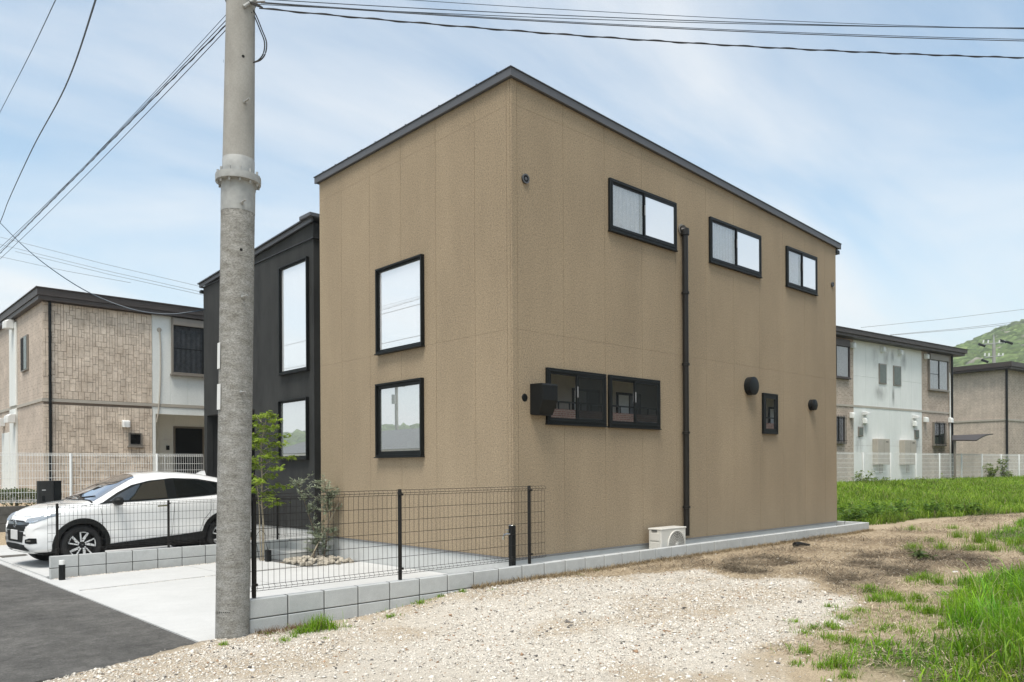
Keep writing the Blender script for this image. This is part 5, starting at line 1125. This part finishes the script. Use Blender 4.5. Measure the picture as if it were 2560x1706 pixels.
# ------------------------------------------------------------------ gravel, straw and grass
def infr(x, y, m_=3.0, dmax=60):
    dx = x - CAM.x; dy = y - CAM.y; dep = dx * fw.x + dy * fw.y; lat = dx * rt0.x + dy * rt0.y
    lo = -CX / F * dep - m_; hi = (2560 - CX) / F * dep + m_
    return (dep > 1.2) & (lat > lo) & (lat < hi) & (dep < dmax)
def scatter(n_, x0, x1, y0, y1, seed):
    g = np.random.default_rng(seed); x = g.uniform(x0, x1, n_); y = g.uniform(y0, y1, n_); k = infr(x, y); return x[k], y[k], g
def warp(x, y, a=.75): return x + a * (fbm(x, y, 1.9) - .5), y + a * (fbm(x + 31, y + 5, 1.9) - .5)
def blades(x, y, h, w_, lean, cols, g, z=None, curl=1.0, segs=3, flat=1.0):
    n_ = len(x); z = gz(x, y) - .01 if z is None else z; a = g.uniform(0, 2 * math.pi, n_); wa = a + math.pi / 2 + g.normal(0, .4, n_)
    lx, ly = np.cos(a) * lean, np.sin(a) * lean; sx_, sy_ = np.cos(wa), np.sin(wa); V = []
    for s in range(segs):
        t_ = s / segs; ww = w_ * (1 - .55 * t_) / 2; px_ = x + lx * h * t_ ** (1 + .7 * curl); py_ = y + ly * h * t_ ** (1 + .7 * curl); pz_ = z + flat * h * t_ * np.sqrt(np.maximum(.08, 1 - (lean * t_) ** 2 * .5))
        V += [np.stack([px_ - sx_ * ww, py_ - sy_ * ww, pz_], -1), np.stack([px_ + sx_ * ww, py_ + sy_ * ww, pz_], -1)]
    V.append(np.stack([x + lx * h, y + ly * h, z + flat * (h * np.sqrt(np.maximum(.08, 1 - lean ** 2 * .5)) - .25 * h * lean * curl)], -1))
    k = 2 * segs + 1; V = np.stack(V, 1); o = np.arange(n_) * k
    Q_ = [np.stack([o + 2 * s, o + 2 * s + 1, o + 2 * s + 3, o + 2 * s + 2], -1) for s in range(segs - 1)]; T_ = np.stack([o + k - 3, o + k - 2, o + k - 1], -1)
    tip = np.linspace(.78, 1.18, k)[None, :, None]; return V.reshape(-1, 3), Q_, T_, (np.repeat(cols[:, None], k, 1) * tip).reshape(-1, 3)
def merge(parts):
    V = []; Q_ = []; T_ = []; Cc = []; o = 0
    for v, q, t_, c in parts:
        V.append(v); Q_ += [a + o for a in q]; T_.append(t_ + o); Cc.append(c); o += len(v)
    return np.concatenate(V), Q_ + T_, np.concatenate(Cc)
def gcol(n_, g, a=(.075, .21, .006), b=(.29, .45, .025), dry=.05):
    t_ = g.random((n_, 1)); c_ = np.array([a]) * (1 - t_) + np.array([b]) * t_; d_ = g.random(n_) < dry; c_[d_] = [.33, .3, .14]; return c_
# crushed stone
x, y, g = scatter(430000, -9, 3.2, -7.5, -.5, 21); wx_, wy_ = warp(x, y); wx_ = wx_ + g.normal(0, .13, len(x)); wy_ = wy_ + g.normal(0, .13, len(x))
k = inpoly(wx_, wy_, GRAVEL) & (g.random(len(x)) < .25 + .75 * sstep(.3, .62, fbm(x + 9, y, .8) + .15 * g.random(len(x)))) & ~((x < -4.4) & (y > -.66 + .42 * (x + 4.3) * .55))
dist = np.hypot(x - CAM.x, y - CAM.y); k &= g.random(len(x)) < np.clip(7.5 / dist, .3, 1); x, y = x[k], y[k]
# a thinner spill over the verge, the bare track and the asphalt edge
x2, y2, g2 = scatter(9000, -9, 9, -7, -.52, 22); x = np.concatenate([x, x2]); y = np.concatenate([y, y2]); n_ = len(x)
kk = ~((x < -4.36) & (y > -.28 + .42 * (x + 4.3) * .5)); x, y = x[kk], y[kk]; n_ = len(x)
s = np.clip(g.lognormal(math.log(.0047), .5, n_), .002, .02); oc = np.array([[1, 0, 0], [-1, 0, 0], [0, 1, 0], [0, -1, 0], [0, 0, 1], [0, 0, -1]], float)
jit = 1 + .75 * (g.random((n_, 6, 1)) - .5); P = oc[None] * jit * s[:, None, None] * np.array([1.15, 1, .62]) + g.normal(0, .28, (n_, 6, 3)) * s[:, None, None]
ca, sa = np.cos(g.uniform(0, 6.28, n_)), np.sin(g.uniform(0, 6.28, n_)); P = np.stack([P[..., 0] * ca[:, None] - P[..., 1] * sa[:, None], P[..., 0] * sa[:, None] + P[..., 1] * ca[:, None], P[..., 2]], -1)
P += np.stack([x, y, gz(x, y) + s * .25], -1)[:, None]
n_j = 1500; xj = g.uniform(-4.2, -.7, n_j); yj = np.where(g.random(n_j) < .6, g.uniform(5.82, 5.94, n_j), g.uniform(JS - .03, JS + .03, n_j)); sj = g.uniform(.006, .013, n_j)
Pj = oc[None] * (1 + .6 * (g.random((n_j, 6, 1)) - .5)) * sj[:, None, None] + np.stack([xj, yj, zpad(xj, yj) - np.where(yj > 5.8, .012, .012)], -1)[:, None]
P = np.concatenate([P, Pj]); n_ += n_j
of = np.array([[0, 2, 4], [2, 1, 4], [1, 3, 4], [3, 0, 4], [2, 0, 5], [1, 2, 5], [3, 1, 5], [0, 3, 5]]); Fo = (of[None] + np.arange(n_)[:, None, None] * 6).reshape(-1, 3)
tn = g.random((n_, 1)); cl = np.array([[.55, .50, .43]]) * (1 - tn) + np.array([[.80, .75, .67]]) * tn; dk = g.random(n_) < .05; cl[dk] = np.array([.13, .12, .11]) * g.uniform(.6, 1.6, (dk.sum(), 1)); rd = g.random(n_) < .04; cl[rd] = [.38, .25, .16]
o = np_mesh('gravel', 'pebble', P.reshape(-1, 3), [Fo], np.repeat(cl, 6, 0)); kind(o, 'stuff'); tag(o, 'pale crushed stone spread over the open lot', 'gravel')
# dry cut grass
x, y, g = scatter(190000, -1.5, 22, -7, -.53, 23); wx_, wy_ = warp(x, y)
mu_ = np.zeros(len(x), bool)
for p in MULCH: mu_ |= inpoly(wx_, wy_, p)
mu_ &= fbm(x + 13, y + 2, 2.4) + .25 * (g.random(len(x)) - .5) > .40
mu_ |= (fbm(x + 17, y + 23, 1.1) > .56) & (g.random(len(x)) < .35) & (x > 1.2)
gv = inpoly(wx_, wy_, GRAVEL); lu = np.zeros(len(x), bool)
for p in LUSH: lu |= inpoly(wx_, wy_, p)
d1_ = (x - 11.8) * .262 + (y - .8) * .965; dist = np.hypot(x - CAM.x, y - CAM.y)
k = (~gv | (g.random(len(x)) < .05)) & (d1_ < .3) & (g.random(len(x)) < np.clip(11 / dist, .35, 1) * (.6 + .4 * sstep(.35, .65, fbm(x + 5, y, 1.3)))); x, y, mu_ = x[k], y[k], mu_[k]; n_ = len(x)
tn = g.random((n_, 1)); cl = np.array([[.24, .175, .105]]) * (1 - tn) + np.array([[.70, .59, .43]]) * tn; cl[mu_] *= g.uniform(.10, .6, (mu_.sum(), 1))
h = g.uniform(.04, .15, n_) * (1 + .8 * mu_); parts = [blades(x, y, h, g.uniform(.003, .0065, n_) * (1 + .04 * np.hypot(x - CAM.x, y - CAM.y)), g.uniform(.75, 1.35, n_), cl, g, gz(x, y) + .004 + mu_ * g.uniform(0, .05, n_), .35, 2, .22 + .3 * g.random(n_) ** 3)]
# straw along the foot of the block wall
xw = g.uniform(-1.2, 10.2, 9000); yw = -.525 - np.abs(g.normal(0, .07, 9000)); tn = g.random((9000, 1)); cw_ = np.array([[.13, .095, .055]]) * (1 - tn) + np.array([[.40, .31, .18]]) * tn
parts.append(blades(xw, yw, g.uniform(.03, .11, 9000), g.uniform(.004, .008, 9000), g.uniform(.4, 1.2, 9000), cw_, g, None, .5, 2))
xw = g.uniform(-3.9, -3.2, 700); yw = -.56 - np.abs(g.normal(0, .09, 700)); parts.append(blades(xw, yw, g.uniform(.03, .1, 700), g.uniform(.003, .006, 700), g.uniform(.4, 1.2, 700), np.tile([.17, .11, .06], (700, 1)), g, None, .5, 2))
V, Fq, Cc = merge(parts); o = np_mesh('dry_grass', 'straw', V, Fq, Cc); kind(o, 'stuff'); tag(o, 'dry cut straw lying on the bare track', 'dry grass')
# lush grass on the right
parts = []
x, y, g = scatter(300000, -4, 24, -9.5, -.6, 24); wx_, wy_ = warp(x, y, .55); lu = np.zeros(len(x), bool)
for p in LUSH: lu |= inpoly(wx_, wy_, p)
dist = np.hypot(x - CAM.x, y - CAM.y); k = lu & (g.random(len(x)) < np.clip(9 / dist, .3, 1)) & (dist > 2.2); x, y, dist = x[k], y[k], dist[k]; n_ = len(x)
clump = fbm(x, y, 2.2); hgt = (.10 + .30 * sstep(.3, .75, clump)) * (.45 + .55 * sstep(-.2, 1.6, -(y + 4.75) + .25 * x * .6)) ; hgt = hgt * g.uniform(.55, 1.25, n_)
cl = gcol(n_, g, dry=.09); cl *= (.6 + .75 * fbm(x + 4, y + 8, 1.1))[:, None]; cl[:, 0] *= .62 + .6 * fbm(x + 11, y + 3, .8)
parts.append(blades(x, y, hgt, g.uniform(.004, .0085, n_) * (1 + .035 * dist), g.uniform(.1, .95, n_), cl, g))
bl = g.random(n_) < .05; parts.append(blades(x[bl], y[bl], hgt[bl] * 1.35 + .08, np.full(bl.sum(), .012), g.uniform(.3, 1.0, bl.sum()), np.clip(cl[bl] * 1.25, 0, .6), g))
# broad clover-like leaves low in the sward
xs_, ys_, g = scatter(90000, -4, 9, -8, -1.2, 31); wx_, wy_ = warp(xs_, ys_); SP = pxg(Z7([(250, 1566), (150, 1350), (280, 1080), (560, 880), (900, 740), (1250, 640), (1700, 620), (1760, 900), (1800, 1300), (1500, 1700), (1300, 2300), (0, 2300)]))
k = inpoly(wx_, wy_, SP) & (g.random(len(xs_)) < .9 * sstep(.50, .72, fbm(xs_ + 2, ys_ + 6, 2.6) + .12 * sstep(-4.4, -5.6, ys_))); xs_, ys_ = xs_[k], ys_[k]; n_ = len(xs_)
parts.append(blades(xs_, ys_, g.uniform(.025, .10, n_), g.uniform(.003, .006, n_), g.uniform(.2, 1.0, n_), gcol(n_, g, dry=.15) * (.8 + .4 * g.random((n_, 1))), g, None, 1.0, 2))
# tufts
TU = [(p, r_, hh, nn_) for p, r_, hh, nn_ in [((930, 760), .13, .13, 90), ((1000, 855), .14, .12, 120), ((1130, 800), .2, .1, 120), ((1200, 855), .12, .11, 90), ((1310, 660), .12, .1, 60), ((1430, 640), .14, .14, 90), ((1560, 690), .13, .2, 70), ((1380, 850), .13, .13, 80), ((1300, 930), .14, .1, 70), ((1480, 970), .2, .12, 150), ((560, 900), .1, .06, 40), ((700, 1010), .14, .07, 60), ((850, 950), .16, .07, 70), ((420, 1110), .12, .07, 60), ((560, 1090), .12, .08, 60), ((620, 1110), .08, .08, 40), ((330, 1150), .12, .06, 50), ((1330, 370), .2, .18, 110), ((1590, 365), .16, .2, 90), ((1740, 250), .2, .2, 90), ((1940, 300), .25, .28, 160), ((1860, 370), .25, .18, 110), ((2050, 375), .3, .2, 150), ((1500, 290), .2, .15, 60), ((1700, 170), .3, .15, 90), ((1320, 185), .3, .15, 80), ((250, 1390), .1, .06, 40), ((330, 1310), .13, .08, 60), ((560, 1200), .12, .08, 60), ((750, 1240), .15, .1, 90), ((620, 1420), .12, .12, 80), ((480, 1420), .1, .07, 50), ((740, 1500), .12, .08, 50), ((250, 1040), .1, .05, 30), ((1600, 1105), .12, .1, 60), ((1130, 1090), .14, .06, 60), ((1060, 1120), .1, .06, 40), ((930, 1140), .1, .05, 40), ((1320, 1140), .14, .08, 60), ((190, 1280), .05, .08, 12)]]
def tuft(P, r_, hh, nn_, wd=.006, dark=1.0):
    a = g.uniform(0, 6.28, nn_); q = np.abs(g.normal(0, r_ * .55, nn_)); xx = P[0] + np.cos(a) * q; yy = P[1] + np.sin(a) * q
    parts.append(blades(xx, yy, g.uniform(.5, 1.25, nn_) * hh, g.uniform(.7, 1.3, nn_) * wd, g.uniform(.15, 1.0, nn_), gcol(nn_, g, dry=.1) * dark, g))
for p, r_, hh, nn_ in TU: tuft(pxg(Z7([p]), z=.13)[0], r_, hh, int(nn_ * 1.8))
for p, r_, hh, nn_ in (((1180, 1060), .14, .17, 260), ((1100, 1085), .12, .14, 160), ((1000, 1105), .14, .09, 190), ((1290, 1060), .12, .1, 120), ((840, 1175), .09, .05, 90), ((930, 1145), .08, .05, 70), ((300, 1210), .05, .05, 60), ((260, 1215), .04, .04, 30), ((1700, 915), .1, .06, 90), ((1800, 895), .1, .06, 90), ((1880, 880), .1, .05, 80), ((2100, 830), .09, .05, 80), ((2050, 845), .1, .04, 60), ((2280, 790), .09, .05, 60), ((1220, 1150), .07, .03, 40), ((1450, 1040), .1, .03, 50), ((700, 1110), .1, .05, 50)): tuft(pxg(Z4([p]), z=.03)[0], r_, hh, nn_)
for p, r_, hh, nn_ in (((60, 1270), .1, .06, 100), ((330, 1190), .1, .06, 120), ((510, 1155), .07, .05, 80), ((720, 1130), .08, .05, 90), ((420, 1170), .1, .03, 60), ((1670, 980), .06, .04, 30), ((1940, 945), .09, .04, 50), ((1000, 1120), .1, .03, 40), ((1800, 985), .1, .03, 40)): tuft(pxg(Z5([p]), z=.1)[0], r_, hh, nn_)
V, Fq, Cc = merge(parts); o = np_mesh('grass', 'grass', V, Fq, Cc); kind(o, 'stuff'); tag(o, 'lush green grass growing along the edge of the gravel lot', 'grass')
# back field
parts = []; x, y, g = scatter(240000, 10.3, 44, -3.5, 5.2, 25); d1_ = (x - 11.8) * .262 + (y - .8) * .965; d2_ = (FA[0] - x) * FNn[0] + (FA[1] - y) * FNn[1]
k = (d1_ + .7 * (fbm(x, y, .9) - .5) > .05 - .85 * (1 - sstep(11.5, 15, x))) & (d2_ > -.1) & ((x > 10.3) | (y > 2)) & (g.random(len(x)) < .55); x, y, d1_ = x[k], y[k], d1_[k]; n_ = len(x); dist = np.hypot(x - CAM.x, y - CAM.y)
cl = gcol(n_, g, (.10, .22, .008), (.34, .47, .05), .06) * (.55 + .85 * fbm(x, y, .6))[:, None]
parts.append(blades(x, y, (.12 + .34 * sstep(.35, .75, fbm(x + 2, y, .8)) * np.exp(-((d1_ - .8) / 1.6) ** 2) + .1 * g.random(n_)) * g.uniform(.6, 1.3, n_), g.uniform(.010, .02, n_) * (dist / 22), g.uniform(.2, 1.0, n_), cl, g))
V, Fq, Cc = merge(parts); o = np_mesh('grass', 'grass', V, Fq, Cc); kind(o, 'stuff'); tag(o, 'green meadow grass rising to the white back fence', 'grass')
# weeds by the back fence and a dark leafy weed on the track
def weed(base, h, r_, nlf, L, Wd, ca, cb, label, name='weed', group=None, seed=1):
    g = np.random.default_rng(seed); mb = MB(); lp_ = []; ld_ = []
    for k in range(5):
        a = g.uniform(0, 6.28); e = Vector(base) + Vector((math.cos(a) * r_ * g.uniform(.3, 1), math.sin(a) * r_ * g.uniform(.3, 1), h * g.uniform(.6, 1))); mb.tube([base, Vector(base).lerp(e, .5) + Vector((0, 0, h * .1)), e], [.006, .004, .002], 4)
        for q in range(nlf // 5): t_ = g.uniform(.1, 1.0); lp_.append(np.array(Vector(base).lerp(e, t_)) + g.normal(0, r_ * .12, 3)); ld_.append([g.normal(), g.normal(), .1 + g.normal(0, .4)])
    lp_ = np.array(lp_); ld_ = np.array(ld_); tn = g.random((len(lp_), 1)); plant(name, label, 'weed', tuple(base), [('stem', mb)], 'bark', leafcloud(lp_, ld_, L, Wd, np.array([ca]) * (1 - tn) + np.array([cb]) * tn, 1, .2, seed), group)
q = pxg(Z7([(1430, 455)]), z=.14)[0]; weed((q[0], q[1], float(gz(*q))), .13, .2, 110, .12, .05, (.05, .085, .02), (.12, .17, .04), 'dark leafy weed growing alone on the dry track', seed=3)
def alongf(s, off): return (FA[0] + FD[0] * s - FNn[0] * off, FA[1] + FD[1] * s - FNn[1] * off)
for i, (s, h, r_, nl) in enumerate(((-.4, .5, .55, 170), (.7, .3, .4, 80), (3.9, .25, .35, 60), (10.3, .85, .5, 260), (11.7, 1.35, .2, 170), (12.4, .5, .3, 80), (6.2, .22, .4, 60))):
    q = alongf(s, .25); weed((q[0], q[1], float(gz(*q))), h, r_, nl, .16, .06, (.10, .16, .03), (.24, .31, .07), ['bushy weed at the house end of the long white fence', 'low weed between the first posts of the long white fence', 'short weed under the stained white bay', 'broad leafy bush against the white fence by the awning', 'tall thin weed climbing past the white fence', 'small weed next to the tall thin weed', 'low weed under the second water heater'][i], seed=20 + i)
for i, (wx0, wy0, h, r_) in enumerate(((11.6, .5, .4, .5), (12.6, .5, .5, .6), (13.4, .3, .4, .55), (14.6, .4, .5, .6), (16.0, .2, .4, .6), (17.5, -.3, .35, .5))):
    weed((wx0, wy0, float(gz(wx0, wy0))), h, r_, 330, .15, .05, (.06, .14, .012), (.18, .30, .035), 'dark leafy weed clump at the front edge of the meadow', group='weed clumps edging the meadow', seed=60 + i)
hg = thing('hedge', 'low clipped green shrub behind the white fence left of the letter box', 'hedge', (-3.2, 14.1, .7)); g = np.random.default_rng(9)
lp_ = np.stack([g.uniform(-3.95, -2.5, 3800), g.uniform(13.75, 14.6, 3800), .7 + .42 * np.sqrt(g.random(3800))], -1); lp_[:, 2] -= .12 * (lp_[:, 0] > -2.9) * g.random(3800); tn = g.random((3800, 1))
V, Fq, Cc = leafcloud(lp_, g.normal(0, 1, (3800, 3)), .06, .03, np.array([[.05, .075, .02]]) * (1 - tn) + np.array([[.15, .19, .05]]) * tn, 1, .1, 3); np_mesh('foliage', 'leaf', V - np.array((-3.2, 14.1, .7)), [Fq], Cc, hg)
MB().tube([(-3.2, 14.1, .6), (-3.2, 14.1, .95)], .03, 6).build('stem', 'bark', hg)
dl = pxg([(2000, 1367)], z=.15)[0]; lg = MB().tube(spline([(dl[0] - .15, dl[1] + .02, .19), (dl[0], dl[1], .2), (dl[0] + .2, dl[1] - .08, .17)]), [.05 - .002 * k for k in range(17)], 8).build('charred_log', 'void'); tag(lg, 'small blackened piece of wood lying on the dry track', 'log')
wp = pxg(Z7([(1722, 568)]), z=.14)[0]; o = MB().cbox(wp[0] - .04, wp[0] + .04, wp[1] - .03, wp[1] + .03, .15, .175, .01).build('paper_scrap', 'white'); tag(o, 'crumpled white scrap at the edge of the lush grass', 'litter')
# ------------------------------------------------------------------ summer haze
hzm = bpy.data.materials.new('haze_air'); hzm.use_nodes = True; hn = hzm.node_tree.nodes; hn.clear()
pv = hn.new('ShaderNodeVolumePrincipled'); pv.inputs['Color'].default_value = (.93, .97, 1, 1); pv.inputs['Density'].default_value = .00065; pv.inputs['Anisotropy'].default_value = .2
ho = hn.new('ShaderNodeOutputMaterial'); hzm.node_tree.links.new(pv.outputs[0], ho.inputs['Volume']); M['haze'] = hzm
kind(MB().box(-650, 820, -420, 760, -8, 92).build('haze', 'haze'), 'stuff')
